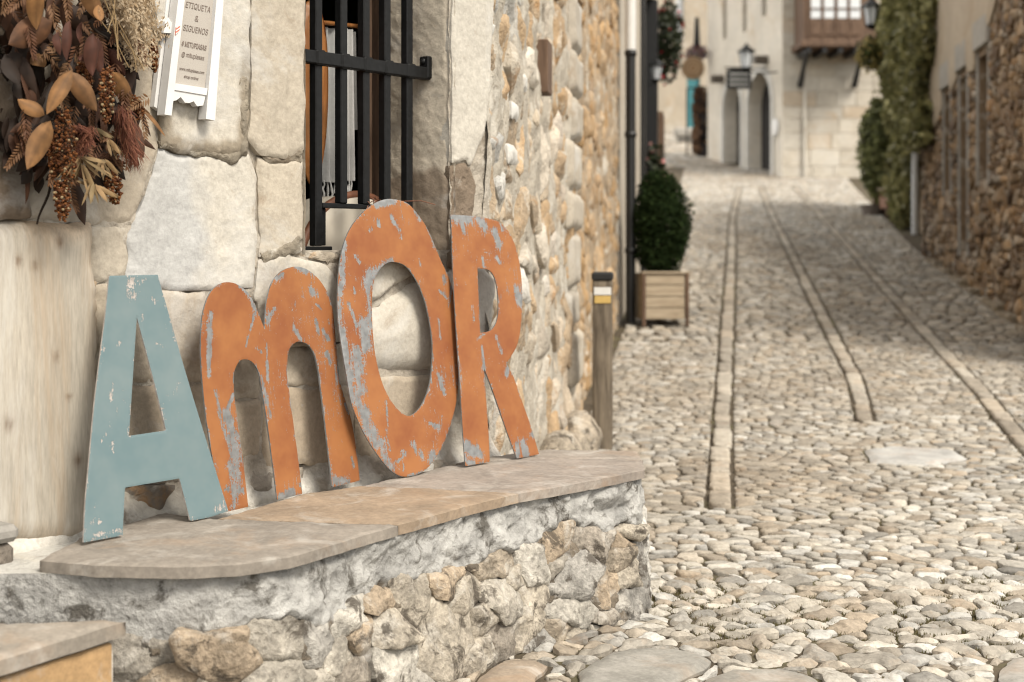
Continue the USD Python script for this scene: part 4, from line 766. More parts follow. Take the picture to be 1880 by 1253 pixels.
class Bench:
    def __call__(s, a, z, h):
        a, z, h = np.broadcast_arrays(np.asarray(a, float), np.asarray(z, float), np.asarray(h, float))
        i = np.interp(a, AL, np.arange(800))
        g = lambda q: np.interp(i, np.arange(800), q)
        w = np.clip((a - .475) / .5, 0, 1) * np.clip((al[-1] - .3 - a) / .4, .25, 1)
        hb = h + .05 * w * np.clip(1 - z / .33, 0, 1) ** 1.15
        return np.stack([g(PX) + g(NXs) * hb, g(PY) + g(NYs) * hb, z], -1)
BM = Bench(); LA = al[-1]
bench = thing('stone_bench', 'low curved rubble stone bench topped with worn flagstone slabs under the letters', 'bench', (-.1, 2.95, 0))
ba, bz = np.arange(0.0, LA, .0065), np.linspace(-.04, .3165, 62)
def lower_edge(a):   # ragged foot of the cement render
    base = np.interp(a - .225, [0, .25, .5, .75, .95, 1.15, 1.35, 1.5, 1.65, LA], [.16, .17, .185, .20, .195, .205, .215, .20, .20, .2])
    return base + .13 * fbm(np.stack([a * 1., 0 * a, 0 * a], -1), 8, 31, 5)
def bench_h(A, Z):
    p = np.stack([A, Z * 1.2, 0 * A], -1)
    e = lower_edge(A)
    t = np.clip((Z - e) / .014, 0, 1); t = t * t * (3 - 2 * t)
    rough = np.clip((A - .675) / .35, .15, 1)
    lum = .030 * fbm(p, 10, 12) + .024 * fbm(p, 26, 13) + .012 * fbm(p, 64, 14) - .022 * np.clip(fbm(p, 13, 23) - .08, 0, 1) * 4
    low = -.016 + .030 * fbm(p, 16, 15) + .016 * fbm(p, 55, 16) - .05 * np.clip(fbm(p, 11, 25) - .06, 0, 1) * 2
    return low * (1 - t) + t * (-.010 + lum * rough) 
bv, bf, buv = grid(ba, bz, BM, bench_h)
e = lower_edge(buv[:, 0]); up = np.clip((buv[:, 1] - e) / .01, 0, 1)
bcol = mixc(np.tile(np.array([.20, .165, .125]), (len(bv), 1)), np.array([.50, .49, .462]), up[:, None])
part(bench, 'cement_render', (bv, bf), 'cement', tint=bcol, smooth=True)
outline = np.c_[PX, PY]
core = Polygon(np.vstack([outline, [(-.05, 3.9), (-.2, 3.78), (-1.05, 2.72), (-1.35, 2.55)]])).buffer(0)
if hasattr(core, 'geoms'): core = max(core.geoms, key=lambda g: g.area)
GF = Frame((0, 0, 0), (1, 0, 0), (0, 0, 1), (0, 1, 0))
part(bench, 'fill', extrude(core.buffer(-.045), GF, .1, .311), 'mortar', tint=(.55, .52, .46), smooth=False)
part(bench, 'mortar_bed', extrude(core.buffer(-.012), GF, .3115, .3172), 'mortar', tint=(.62, .60, .55), smooth=False)
# rubble stones of the bench face
lowreg = Polygon([(a, lower_edge(np.array(a)) + .012) for a in np.linspace(.525, LA - .02, 120)] + [(LA - .02, -.03), (.525, -.03)])
k = 0
pal = [mixc(CREAM, TAN, .5), TAN * 1.05, CREAM, mixc(GREYS, CREAM, .5), mixc(GREYS, TAN, .4), PALE, mixc(CREAM, PALE, .5), GREYS * 1.1]
for P in cells(.5, LA, -.03, .25, .092, .058, 33, lowreg, lloyd=0, jit=.5, merge=.42):
    r = np.random.default_rng(500 + k); k += 1
    if P.area < .0012: continue
    c = pal[r.integers(len(pal))] * r.uniform(.85, 1.15)
    if P.centroid.x > LA - .55: c = mixc(c, WHITE * 1.05, .75)
    Q = P.buffer(r.uniform(-.001, .004), join_style=2)
    if Q.is_empty or not hasattr(Q, 'exterior') or Q.area < .0009: continue
    v, f, uv, d = relief(Q, BM, .0075, edge_r=.007, drop=.007, amps=((.006, 9), (.007, 30), (.0036, 90)), depth=.045, seed=200 + k, facets=4, facet_amp=.008, jag=.014, h0=r.uniform(-.004, .008), n_round=.002, tilt=.09)
    part(bench, 'stone', (v, f), 'benchstone', tint=c, smooth=True)
scol = {'slab1': (.315, .278, .235), 'slab2': (.36, .275, .195), 'slab3': (.335, .29, .248), 'slab4': (.33, .285, .24)}
for k, (name, poly) in enumerate(SLAB.items()):
    P = Polygon(poly).buffer(0).buffer(-.0016)
    if hasattr(P, 'geoms'): P = max(P.geoms, key=lambda g: g.area)
    v, f, uv, d = relief(P, GF, .0085, edge_r=.004, drop=.0025, amps=((.0016, 10), (.0012, 45), (.0006, 110)), depth=.0225, seed=700 + k, jag=.006, h0=.340)
    part(bench, 'slab', (v, f), 'slabstone', tint=scol[name], smooth=True)

# ---------------------------------------------------------------- door step, lower left
sd = np.array([.13, .219, 0.]); sd /= np.linalg.norm(sd); sn = np.array([sd[1], -sd[0], 0])
STF = Frame((-.652, 2.366, 0), sd, sn)
step = thing('door_step', 'stone door step with orange block front at the bottom left', 'step', (-.8, 2.2, 0))
TOPF = Frame((-.652, 2.366, 0), sd, (0, 0, 1), -sn)
v, f, uv, d = relief(Polygon([(0, 0), (-.9, 0), (-.9, .5), (-.16, .22)][::1]), TOPF, .012, edge_r=.008, drop=.006, amps=((.0015, 10),), depth=.03, seed=41, jag=.003, h0=.266)
part(step, 'tread', (v, f), 'slabstone', tint=(.34, .30, .25), smooth=True)
for a, b in ((-.30, -.012), (-.9, -.304)):
    part(step, 'riser_block', fbox(STF, a, b - .003, -.05, .228, -.12, -.010, .004), 'slabstone', tint=OCHRE * np.array([1.0, .98, .95]), smooth=False)
part(step, 'mortar_bed', fbox(STF, -.9, -.008, -.05, .2365, -.16, -.018), 'mortar', tint=(.52, .48, .42), smooth=False)

# ---------------------------------------------------------------- the four letters
LAB = {'A': ('metal_letter', 'teal painted sheet metal capital letter A leaning on the wall', 'teal_paint'), 'm': ('metal_letter', 'scratched orange sheet metal letter shaped as a rounded M', 'orange_paint'),
       'O': ('metal_letter', 'scratched orange sheet metal letter O, the tallest one', 'orange_paint'), 'R': ('metal_letter', 'scratched orange sheet metal letter R at the right end of the word', 'orange_paint')}
for key, d0 in LETTER.items():
    a = math.radians(d0['ang']); le = math.radians(d0['lean'])
    U = np.array([math.sin(a), math.cos(a), 0]); N0 = np.array([math.cos(a), -math.sin(a), 0])
    V = UP * math.cos(le) - N0 * math.sin(le); N = np.cross(U, V)
    fr = Frame(np.array(d0['base']) + UP * .0025, U, N, V)
    out = Polygon(chaikin(d0['outer'], 38, 3)).intersection(sbox(-2, 0.0, 2, 2))
    holes = [chaikin(h, 38, 3) for h in d0['holes']]
    holes = [np.array(list(Polygon(h).exterior.coords)[:-1]) for h in holes]
    bl = np.array(WEAR[key])
    def wear_at(uv, d):
        w = np.zeros(len(uv))
        for x0, y0, x1, y1, rr in bl:
            p, q = np.array([x0, y0]), np.array([x1, y1]); e = q - p
            t = np.clip(((uv - p) @ e) / (e @ e + 1e-9), 0, 1)
            dd = np.linalg.norm(uv - (p + t[:, None] * e), axis=1)
            w = np.maximum(w, (.98 if key != 'A' else .8) * np.exp(-(dd / ((1.35 if rr > .0085 else 1.0) * rr)) ** 2))
        w = np.maximum(w, .40 * np.exp(-d / .0035))
        w += .10 * np.exp(-d / .018) + .8 * fbm(np.c_[uv, 0 * d + ord(key)], 9, 5, 3)
        return w
    def warp(uv, d):
        h = .0012 * fbm(np.c_[uv, 0 * d], 5, 3) * 2
        return h
    v, f, uv, d = relief(Polygon(np.array(out.exterior.coords)[:-1]), fr, .0042, edge_r=.0008, drop=.0006, amps=(), depth=.0042, seed=3, holes=holes, hfun=warp)
    wr = wear_at(uv, d)
    n_side = sum(len(resample(x, .0042)) for x in [out.exterior.coords] + holes)
    wr[-2 * n_side:] = 3.
    tint = np.c_[wr, uv[:, 0] + 2., uv[:, 1] + 1.]
    # a back sheet closes the plate
    single(LAB[key][0], (v, f), LAB[key][2], LAB[key][1], 'letter', group=None, tint=tint, smooth=False)

# ---------------------------------------------------------------- things in and on the window
m = []
bo = [(0, -.235), (.026, -.20), (.046, -.12), (.055, -.02), (.055, .10), (.046, .18), (.026, .235), (0, .25)]
prof = np.array(bo + [(-x, y) for x, y in bo[-2:0:-1]])
m = relief(Polygon(chaikin(prof, 70, 2)), Frame(WF(.008, 1.275, -.20), WT, WN), .012, edge_r=.03, drop=.016, amps=(), depth=.012, seed=1)
single('wooden_paddle_board', m[:2], 'orange_wood', 'polished orange wooden board with pointed foot standing inside the barred window', 'wooden board', smooth=True)
def towel(label, s, z0, z1, w, h, col, fringe):
    t = thing('towel', label, 'towel', WF(s, z0, h))
    us = np.linspace(-w / 2, w / 2, 18); vs = np.linspace(z0, z1, 16)
    v, f, uv = grid(us, vs, Frame(WF(s, 0, h), WT, WN), lambda U, V: .010 * np.sin(U * 6.28 / w * 2.1 + V * 2) * (1.2 - (V - z0) / (z1 - z0) * .6))
    part(t, 'cloth', (v, f), 'cloth', tint=col, smooth=True)
    if fringe:
        r = np.random.default_rng(int(s * 1000) + 5)
        for q in np.linspace(-w / 2 + .004, w / 2 - .004, max(4, int(w / .012))):
            p0 = WF(s + q, z0 + .004, h); ln = r.uniform(.03, .05)
            pts = [p0 + np.array([r.normal(0, .002), r.normal(0, .002), -ln * k / 4]) for k in range(5)]
            part(t, 'tassel', tube(pts, [.0025, .0022, .0035, .003, .0042], 6), 'cloth', tint=col, smooth=True)
towel('grey towel with knotted fringe hanging inside the window behind the wooden board', .157, 1.065, 1.478, .062, -.31, (.50, .50, .49), True)
towel('long white towel with white tassels hanging inside the window', .206, 1.07, 1.478, .040, -.285, (.72, .71, .69), True)
towel('short folded white towel hanging at the right end of the rod in the window', .238, 1.21, 1.476, .026, -.30, (.62, .61, .59), False)
single('towel_rod', tube([WF(.05, 1.483, -.298), WF(.262, 1.493, -.298)], .006, 8), 'orange_wood', 'thin wooden rod carrying the towels inside the window', 'rod', smooth=True)
drum = thing('hide_drum', 'cream round drum with brown leather rim behind the foot of the window grille', 'drum', WF(.165, .62, -.2))
dc = WF(.165, .815, -.235)
part(drum, 'skin', lathe(dc, [(0, .052), (.18, .050), (.205, .044), (.213, .02)], 48, WN), 'cream_hide', smooth=True)
th = np.linspace(0, 2 * np.pi, 49); DF = Frame(dc, WT, WN)
part(drum, 'rim', tube(DF(.214 * np.cos(th), .214 * np.sin(th), 0 * th + .030), .011, 8, False), 'leather', smooth=True)
part(drum, 'shell', lathe(dc, [(.212, .02), (.212, -.10)], 48, WN), 'cream_hide', smooth=True)
wire = []
o = LETTER['O']; a = math.radians(o['ang']); le = math.radians(o['lean'])
otop = WF(.168, .998, .062)
r = np.random.default_rng(8)
wire.append(tube([WF(.075, 1.004, IH + .016), WF(.11, 1.006, IH + .03), WF(.15, 1.008, .03), otop], .0012, 6))
for k in range(5):
    c = WF(.068 + .01 * k, .998 + .004 * (k % 2), IH + .002); n1 = r.normal(0, 1, 3); n1 /= np.linalg.norm(n1)
    t = np.linspace(0, 5.5, 12); q = np.cross(n1, UP); q /= np.linalg.norm(q); q2 = np.cross(n1, q)
    wire.append(tube(c + .014 * (np.cos(t)[:, None] * q + np.sin(t)[:, None] * q2), .0012, 5))
wire.append(tube([WF(.06, .995, IH + .012), WF(.04, .975, IH + .02), WF(.03, .955, IH + .022)], [.0015, .0013, .0006], 5))
single('tie_wire', join(wire), 'leather', 'twisted rusty wire tying the O to the window grille', 'wire', smooth=True)

# ---------------------------------------------------------------- hanging sign
sign = thing('hanging_sign', 'small white wooden easel sign with grey printed panel hung on the wall', 'sign', WF(-.59, 1.3, .04))
def sp(key, h0, h1): return extrude(Polygon(SIGN[key]), WF, h0, h1)
part(sign, 'panel', sp('panel', .028, .036), 'linen', smooth=False)
for k in ('fl', 'fr'): part(sign, 'stile', sp(k, .022, .047), 'white_wood', smooth=False)
part(sign, 'bottom_rail', sp('rail', .0235, .0455), 'white_wood', smooth=False)
part(sign, 'apron', sp('apron', .026, .043), 'white_wood', smooth=False)
part(sign, 'rear_leg', sp('rl', .004, .018), 'white_wood', smooth=False)
part(sign, 'rear_leg', extrude(Polygon(SIGN['rl']).buffer(-.002), Frame(W0 + WT * .011, WT, WN), .016, .030), 'white_wood', smooth=False)
part(sign, 'latch', sp('latch', .012, .036), 'white_wood', smooth=False)
part(sign, 'tag', sp('heart', .0475, .0490), 'red', smooth=False, label='small red and white striped tag')
hb = np.array(SIGN['heart']).mean(0)
for k in range(-2, 3):
    q = LineString([(hb[0] - .006, hb[1] + k * .006 - .004), (hb[0] + .006, hb[1] + k * .006 + .004)]).buffer(.0011).intersection(Polygon(SIGN['heart']))
    if not q.is_empty: part(sign, 'tag_stripe', extrude(q if hasattr(q, 'exterior') else q.geoms[0], WF, .0492, .0498), 'white_paint', smooth=False)
slant = math.radians(-7.5)
def words(text, s, z, hgt, width=None, bold=False, mat='ink'):
    m = meshkit.text_mesh(text, hgt, .0006, bold)
    v = m.vertices.copy(); w = np.ptp(v[:, 0]); v[:, 0] -= v[:, 0].min() + w / 2
    if width: v[:, 0] *= width / w
    v[:, 1] -= hgt / 2
    ca, sa = math.cos(slant * .35), math.sin(slant * .35)
    u, q = v[:, 0] * ca - v[:, 1] * sa, v[:, 0] * sa + v[:, 1] * ca
    u = u + q * .17 + .0055
    part(sign, 'lettering', (WF(s + u, z + q, .0364 + v[:, 2]), m.faces), mat, smooth=False)
words('ETIQUETA', -.570, 1.399, .0125, .066); words('&', -.574, 1.374, .012); words('SIGUENOS', -.577, 1.350, .0125, .066)
words('# MITUPIASAS', -.581, 1.316, .0105, .066, True); words('@ mitupiasas', -.584, 1.294, .0095, .060); words('www.mitupiasas.com', -.587, 1.263, .0062, .066); words('shop online', -.589, 1.248, .006, .038)

# ---------------------------------------------------------------- dried flowers
bouquet = thing('dried_bouquet', 'hanging bunch of dried magnolia leaves, pampas grass and rust coloured seed heads', 'dried flowers', WF(-.92, 1.2, .05))
def leaf(a, b, w, curl=.25, seed=0, nl=9, nw=5, camber=.18):
    """a pointed leaf blade from a to b (world points), width w, facing the wall normal with random roll"""
    r = np.random.default_rng(seed)
    a, b = np.asarray(a), np.asarray(b); d = b - a; L = np.linalg.norm(d); d /= L
    roll = r.uniform(-.7, .7); n = WN * math.cos(roll) + np.cross(d, WN) * math.sin(roll); n -= d * (n @ d); n /= np.linalg.norm(n); s = np.cross(n, d)
    t = np.linspace(0, 1, nl); q = np.linspace(-1, 1, nw)
    T, Q = np.meshgrid(t, q, indexing='ij')
    W = w / 2 * (np.sin(np.pi * np.clip(T, 0, 1) ** .85) ** .75 + .02)
    P = a + T[..., None] * L * d + (Q * W)[..., None] * s + (-(Q ** 2) * W * camber * 2 + curl * L * .6 * (T * (1 - T)) + .10 * W * np.abs(Q) * r.uniform(-1, 1) + .06 * w * np.sin(T * 7 + seed))[..., None] * n
    v = P.reshape(-1, 3); f = np.array([(i * nw + j, i * nw + j + 1, (i + 1) * nw + j + 1, (i + 1) * nw + j) for i in range(nl - 1) for j in range(nw - 1)])
    return v, f, (np.abs(Q).ravel())
LC = [np.array([.27, .135, .05]), np.array([.13, .058, .025]), np.array([.19, .095, .038]), np.array([.05, .025, .014])]
for k, (a, b, w, h, c) in enumerate(BQ_LEAF):
    v, f, q = leaf(WF(a[0], a[1], h), WF(b[0], b[1], h + .02 * ((k % 3) - 1)), w, .3, k)
    tint = mixc(np.tile(LC[c], (len(v), 1)), LC[c] * .5, (np.exp(-(q / .12) ** 2) * .6)[:, None]); tint = tint * (.72 + .9 * meshkit.noise(v * 26, k))[:, None] * np.where(q > .8, .7, 1.)[:, None]
    part(bouquet, 'leaf', (v, f), 'dry_leaf', tint=tint, smooth=True, label='golden brown magnolia leaf' if c == 0 else None)
r = np.random.default_rng(404)
FILL = Polygon([(-1.06, 1.42), (-.82, 1.44), (-.76, 1.30), (-.73, 1.15), (-.80, 1.08), (-.85, 1.02), (-.93, 1.01), (-.98, 1.05), (-1.04, 1.08), (-1.07, 1.22)])
k = 0
while k < 250:
    p = np.array([r.uniform(-1.08, -.73), r.uniform(.96, 1.46)])
    if not FILL.contains(Point(p)): continue
    an = r.normal(-1.57, .7); ln = r.uniform(.04, .09); q = p + ln * np.array([math.cos(an), math.sin(an)]); h = r.uniform(.02, .10)
    v, f, e = leaf(WF(p[0], p[1], h), WF(q[0], q[1], h + r.uniform(-.02, .02)), r.uniform(.014, .036), .3, 4000 + k, 7, 5)
    part(bouquet, 'dark_leaf', (v, f), 'dry_leaf', tint=mixc((.022, .013, .008), (.10, .042, .02), r.uniform() ** 2), smooth=True); k += 1
k = 0
while k < 55:
    p = np.array([r.uniform(-1.06, -.73), r.uniform(.98, 1.42)])
    if not FILL.contains(Point(p)): continue
    h = r.uniform(.09, .13); an = r.normal(-1.5, .5); ms = []
    d = np.array([math.cos(an), math.sin(an)]); n_ = np.array([-d[1], d[0]])
    for j in range(9):
        b0 = p + d * .0065 * j
        for sgn in (-1, 1):
            t = b0 + d * .012 + n_ * sgn * .014 * (1 - j / 12); ms.append(leaf(WF(b0[0], b0[1], h), WF(t[0], t[1], h + .004), .0045, .1, k * 50 + j * 2 + sgn + 1, 4, 3)[:2])
    part(bouquet, 'fern_sprig', join(ms), 'dry_leaf', tint=mixc((.11, .04, .017), (.22, .12, .055), r.uniform()), smooth=True); k += 1
for k, (a, b, w, h) in enumerate(BQ_RED):
    v, f, q = leaf(WF(a[0], a[1], h), WF(b[0], b[1], h), w, .1, 60 + k, 12, 7, .4)
    part(bouquet, 'red_leaf', (v, f), 'dry_leaf', tint=(.095, .034, .02), smooth=True)
ico = trimesh.creation.icosphere(0, 1.0)
for k, (a, b, w, h) in enumerate(BQ_SEED):
    r = np.random.default_rng(800 + k); ms, cs = [], []
    A, Bp = WF(a[0], a[1], h), WF(b[0], b[1], h)
    for i in range(320):
        t = r.uniform(0, 1); rad = w / 2 * (math.sin(math.pi * min(1, t * .85 + .12)) ** .6) * math.sqrt(r.uniform(.1, 1)); an = r.uniform(0, 6.28)
        c = A + (Bp - A) * t + WT * rad * math.cos(an) + WN * rad * .8 * math.sin(an) + UP * r.normal(0, .004)
        ms.append((c + ico.vertices * r.uniform(.0016, .0034), ico.faces)); cs.append(mixc((.10, .03, .010), (.33, .125, .035), r.uniform() ** 1.3) if r.uniform() > .08 else np.array([.5, .38, .22]))
    part(bouquet, 'seed_head', join(ms), 'dry_grass', tint=joint_tint(ms, cs), smooth=False)
def ribbons(segs, wid, cols):
    v, f, c = [], [], []
    for (p, q), w, col in zip(segs, wid, cols):
        d = q - p; s = np.cross(d, WN); s /= np.linalg.norm(s) + 1e-9
        m = (p + q) / 2; n = len(v); v += [p, m - s * w, q, m + s * w]; f.append((n, n + 1, n + 2, n + 3)); c += [col] * 4
    return (np.array(v), np.array(f)), np.array(c)
for k, (a, b, w, h) in enumerate(BQ_PLUME):
    r = np.random.default_rng(850 + k); A, Bp = WF(a[0], a[1], h), WF(b[0], b[1], h); sg, wd, cl = [], [], []
    for i in range(260):
        t = r.uniform(-.1, .8); p = A + (Bp - A) * t + WT * r.normal(0, w * .12) + WN * r.normal(0, .01)
        q = p + (Bp - A) * r.uniform(.2, .4) + WT * r.normal(0, w * .22) + WN * r.normal(0, .012)
        sg.append((p, q)); wd.append(.0009); cl.append(mixc((.12, .035, .022), (.30, .12, .065), r.uniform()))
    m, c = ribbons(sg, wd, cl); part(bouquet, 'plume', m, 'dry_grass', tint=c, smooth=False)
for k, (a, b, h) in enumerate(BQ_NEEDLE):
    v, f, q = leaf(WF(a[0], a[1], h), WF(b[0], b[1], h + .01), .009, .15, 900 + k, 7, 3)
    part(bouquet, 'narrow_leaf', (v, f), 'dry_leaf', tint=mixc((.42, .27, .13), (.24, .17, .08), (k % 4) / 3), smooth=True)
    for s in (-.5, .5):
        b2 = (b[0] + s * .025, b[1] + .006 * s)
        v, f, q = leaf(WF(a[0], a[1], h - .006), WF(b2[0], b2[1], h), .007, .15, 950 + k * 2 + int(s + 1), 7, 3)
        part(bouquet, 'narrow_leaf', (v, f), 'dry_leaf', tint=mixc((.36, .24, .12), (.20, .14, .07), (k % 3) / 2), smooth=True)
for k, (a, b, w, h) in enumerate(BQ_PAMPAS):
    r = np.random.default_rng(880 + k); A, Bp = WF(a[0], a[1], h), WF(b[0], b[1], h); sg, wd, cl = [], [], []
    for i in range(900):
        t = r.uniform(-.05, .98); rad = w * .55 * math.sqrt(max(.02, 1 - t * .75)) * r.normal(0, .5)
        p = A + (Bp - A) * t + WT * rad + WN * r.normal(0, .02); q = p + np.array([0, 0, -1]) * r.uniform(.004, .010) + WT * r.normal(0, .005) + WN * r.normal(0, .004)
        sg.append((p, q)); wd.append(r.uniform(.0012, .0026)); cl.append(mixc((.40, .28, .16), (.68, .56, .40), r.uniform()))
    for i in range(40):
        p = A + WT * r.normal(0, w * .2) + WN * r.normal(0, .015); q = Bp + WT * r.normal(0, w * .35) + UP * r.uniform(0, .05)
        sg.append((p, q)); wd.append(.0007); cl.append((.42, .30, .17))
    m, c = ribbons(sg, wd, cl); part(bouquet, 'pampas_plume', m, 'dry_grass', tint=c, smooth=False)
for k, (a, b, h) in enumerate(BQ_STRAND):
    r = np.random.default_rng(70 + k); t = np.linspace(0, 1, 9); A, Bp = WF(a[0], a[1], h), WF(b[0], b[1], h)
    part(bouquet, 'grass_stem', tube(A + (Bp - A) * t[:, None] + WT * (.012 * np.sin(t * 3 + k))[:, None], .0009, 5), 'dry_grass', tint=(.5, .35, .18), smooth=True)
for k, (a, b, h) in enumerate(BQ_TWIG):
    t = np.linspace(0, 1, 8); A, Bp = WF(a[0], a[1], h), WF(b[0], b[1], h)
    part(bouquet, 'twig', tube(A + (Bp - A) * t[:, None] + WT * (.006 * np.sin(t * 5 + k))[:, None], np.linspace(.0035, .0018, 8), 6), 'dry_grass', tint=(.045, .03, .02), smooth=True)

# ---------------------------------------------------------------- waymark post
px, py = .385, 5.98; gzp = float(gz(px, py))
PF = Frame((px, py, gzp), (1, -.10, 0), (-.10, -1, 0))
post = thing('waymark_post', 'weathered square wooden post with white and yellow trail marks', 'post', (px, py, gzp))
hw = .042
v, f, uv, d = relief(sbox(-hw, -.05, hw, .718), PF, .014, edge_r=.006, drop=.006, amps=((.002, 18), (.001, 60)), depth=.085, seed=5, h0=hw)
part(post, 'shaft', (v, f), 'post_wood', smooth=True)
part(post, 'cap', fbox(PF, -hw - .004, hw + .004, .715, .752, -hw - .005, hw + .005, .008), 'black_paint', smooth=False)
part(post, 'white_mark', fbox(PF, -hw + .007, hw - .005, .655, .687, hw - .001, hw + .003, .001), 'white_paint', smooth=False)
MAT['yellow_paint'] = None; plain('yellow_paint', (.62, .42, .13), rough=.6, noise=.12)
part(post, 'yellow_mark', fbox(PF, -hw + .009, hw - .006, .620, .651, hw - .001, hw + .003, .001), 'yellow_paint', smooth=False)

# ---------------------------------------------------------------- the ochre house beyond, with its drainpipe
house2 = thing('ochre_house', 'ochre rubble stone house with black and white drainpipe past the post', 'house', tuple(BF(4.2, 0, 0)))
flank(house2, 2.66, 6.0, 2.9, -.03, 57, [OCHRE * 1.05, mixc(OCHRE, CREAM, .5), mixc(OCHRE, TAN, .5), mixc(CREAM, TAN, .5), OCHRE * .85, BROWN * 1.2], .24, .12, 280, (.44, .34, .23), 9, .019, 4.2)
pb = BF(5.96, 0, .06); pz = float(gz(pb[0], pb[1]))
dp = part(house2, 'drainpipe', tube([(pb[0], pb[1], pz + .02), (pb[0], pb[1], pz + 1.9)], .034, 14), 'black_paint', smooth=True, label='black lower length of the drainpipe')
part(dp, 'upper_pipe', tube([(pb[0], pb[1], pz + 1.9), (pb[0], pb[1], 4.1)], .036, 14), 'white_paint', smooth=True)
for q in (.5, 1.3, 1.86): part(dp, 'collar', tube([(pb[0], pb[1], pz + q), (pb[0], pb[1], pz + q + .035)], .041, 14), 'black_paint', smooth=True)

# potted conifer by the drainpipe
plx, ply = 1.025, 9.72; plz = float(gz(plx, ply))
LF = Frame((plx, ply, plz), (1, .12, 0), (.12, -1, 0))
planter = thing('wooden_planter', 'square slatted wooden planter box beside the drainpipe', 'planter', (plx, ply, plz))
for k in range(4):
    part(planter, 'slat', fbox(LF, -.145, .135, .05 + k * .078, .05 + k * .078 + .073, .14, .158, .003), 'crate_wood', smooth=False)
    part(planter, 'side_slat', fbox(LF, .135, .152, .05 + k * .078, .05 + k * .078 + .073, -.14, .14, .003), 'crate_wood', smooth=False)
part(planter, 'back', fbox(LF, -.145, .135, .05, .36, -.155, -.14), 'crate_wood', smooth=False)
part(planter, 'side', fbox(LF, -.16, -.145, .05, .36, -.15, .155), 'crate_wood', smooth=False)
part(planter, 'soil', fbox(LF, -.145, .135, .30, .335, -.14, .14), 'dirt', tint=(.06, .045, .03), smooth=False)
for q in (-.15, .15): part(planter, 'corner_post', fbox(LF, q - .012, q + .012, 0, .372, .150, .170, .003), 'brown_wood', smooth=False)
part(planter, 'rim', fbox(LF, -.165, .165, .360, .374, .135, .172, .003), 'crate_wood', smooth=False)

def leafcloud(n, sampler, size, cols, seed, aspect=.6):
    r = np.random.default_rng(seed); P, D, C = sampler(r, n)
    n = len(P)
    a = r.normal(0, 1, (n, 3)) + D * 1.1; a /= np.linalg.norm(a, axis=1)[:, None]
    b = np.cross(a, r.normal(0, 1, (n, 3))); b /= np.linalg.norm(b, axis=1)[:, None]
    c = np.cross(a, b); L = size * r.uniform(.6, 1.35, (n, 1)); W = L * aspect * .5
    V = np.stack([P - b * L * .5, P + c * W, P + b * L * .5, P - c * W], 1).reshape(-1, 3)
    i = np.arange(n) * 4; F = np.c_[i, i + 1, i + 2, i + 3]
    k = r.random((n, 1)); col = np.asarray(cols[0]) * (1 - k) + np.asarray(cols[1]) * k; col *= C[:, None]
    return (V, F), np.repeat(col, 4, axis=0)
def ball(c, rx, rz, inner=.55, lump=.25):
    def s(r, n):
        d = r.normal(0, 1, (n, 3)); d /= np.linalg.norm(d, axis=1)[:, None]
        q = inner + (1 - inner) * r.random(n) ** .6
        lumps = 1 + lump * 2 * fbm(d * 1.0 + np.array(c), 2.2, 5)
        zz = d[:, 2]; prof = 1 - .10 * np.clip(zz, 0, 1)
        P = np.array(c) + d * np.array([rx, rx, rz]) * (q * lumps)[:, None] * np.c_[prof, prof, np.ones(n)]
        return P, d, np.where(r.random(n) < .25, 1.5, 1.0) * (0.8 + .4 * r.random(n))
    return s
bush = thing('conifer_bush', 'dark green egg shaped conifer growing in the wooden planter', 'bush', (plx, ply, plz + .33))
mm, cc = leafcloud(15000, ball((plx + .005, ply, plz + .69), .215, .385, .45, .26), .030, ((.010, .020, .007), (.028, .044, .014)), 5, .4)
part(bush, 'foliage', mm, 'conifer', tint=cc, smooth=False)
part(bush, 'trunk', tube([(plx, ply, plz + .32), (plx, ply, plz + .7)], [.02, .012], 8), 'brown_wood', smooth=True)

# ---------------------------------------------------------------- third house on the left: pale plaster, dark doorway
C0 = BF(6.03, 0, 0); CF = Frame(C0 - BN * .02, BT, BN)
house3 = thing('plaster_house', 'pale plastered house with dark wooden doorway beyond the drainpipe', 'house', tuple(C0))
wallp = sbox(0, -.5, 7.6, 5.2).difference(sbox(3.0, -.5, 6.4, 3.7))
part(house3, 'wall', extrude(wallp, CF, -.3, 0), 'plaster', tint=(.58, .52, .43), smooth=False)
part(house3, 'door', fbox(CF, 3.0, 6.4, -.2, 3.7, -.25, -.2), 'black_paint', smooth=False)
for q in (3.0, 6.2): part(house3, 'door_post', fbox(CF, q, q + .2, -.2, 3.7, -.2, .04, .01), 'black_paint', smooth=False)
part(house3, 'corner_board', fbox(CF, 6.9, 7.5, .5, 2.5, .002, .08, .01), 'brown_wood', smooth=False)
def lantern(c, s, label, arm_dir, arm=.3):
    t = thing('wall_lantern', label, 'lantern', tuple(c))
    c = np.array(c, float)
    part(t, 'roof', lathe(c, [(.0, .30 * s), (.02 * s, .28 * s), (.05 * s, .235 * s), (.17 * s, .14 * s), (.175 * s, .12 * s)], 6), 'iron', smooth=False)
    part(t, 'glass', lathe(c, [(.13 * s, .12 * s), (.085 * s, -.17 * s), (0, -.17 * s)], 6), 'glass_white', smooth=False)
    for k in range(6):
        a = k * math.pi / 3 + .1; d = np.array([math.cos(a), math.sin(a), 0])
        part(t, 'glazing_bar', tube([c + d * .137 * s + UP * .12 * s, c + d * .09 * s - UP * .17 * s], .009 * s, 5), 'iron', smooth=True)
    part(t, 'base', lathe(c, [(.10 * s, -.165 * s), (.10 * s, -.19 * s), (.03 * s, -.24 * s), (0, -.25 * s)], 8), 'iron', smooth=True)
    ad = np.array(arm_dir, float)
    part(t, 'arm', tube([c - UP * .24 * s, c - UP * .24 * s + ad * arm * .5 - UP * .03, c + ad * arm - UP * .24 * s], .014 * s, 6), 'iron', smooth=True)
    return t
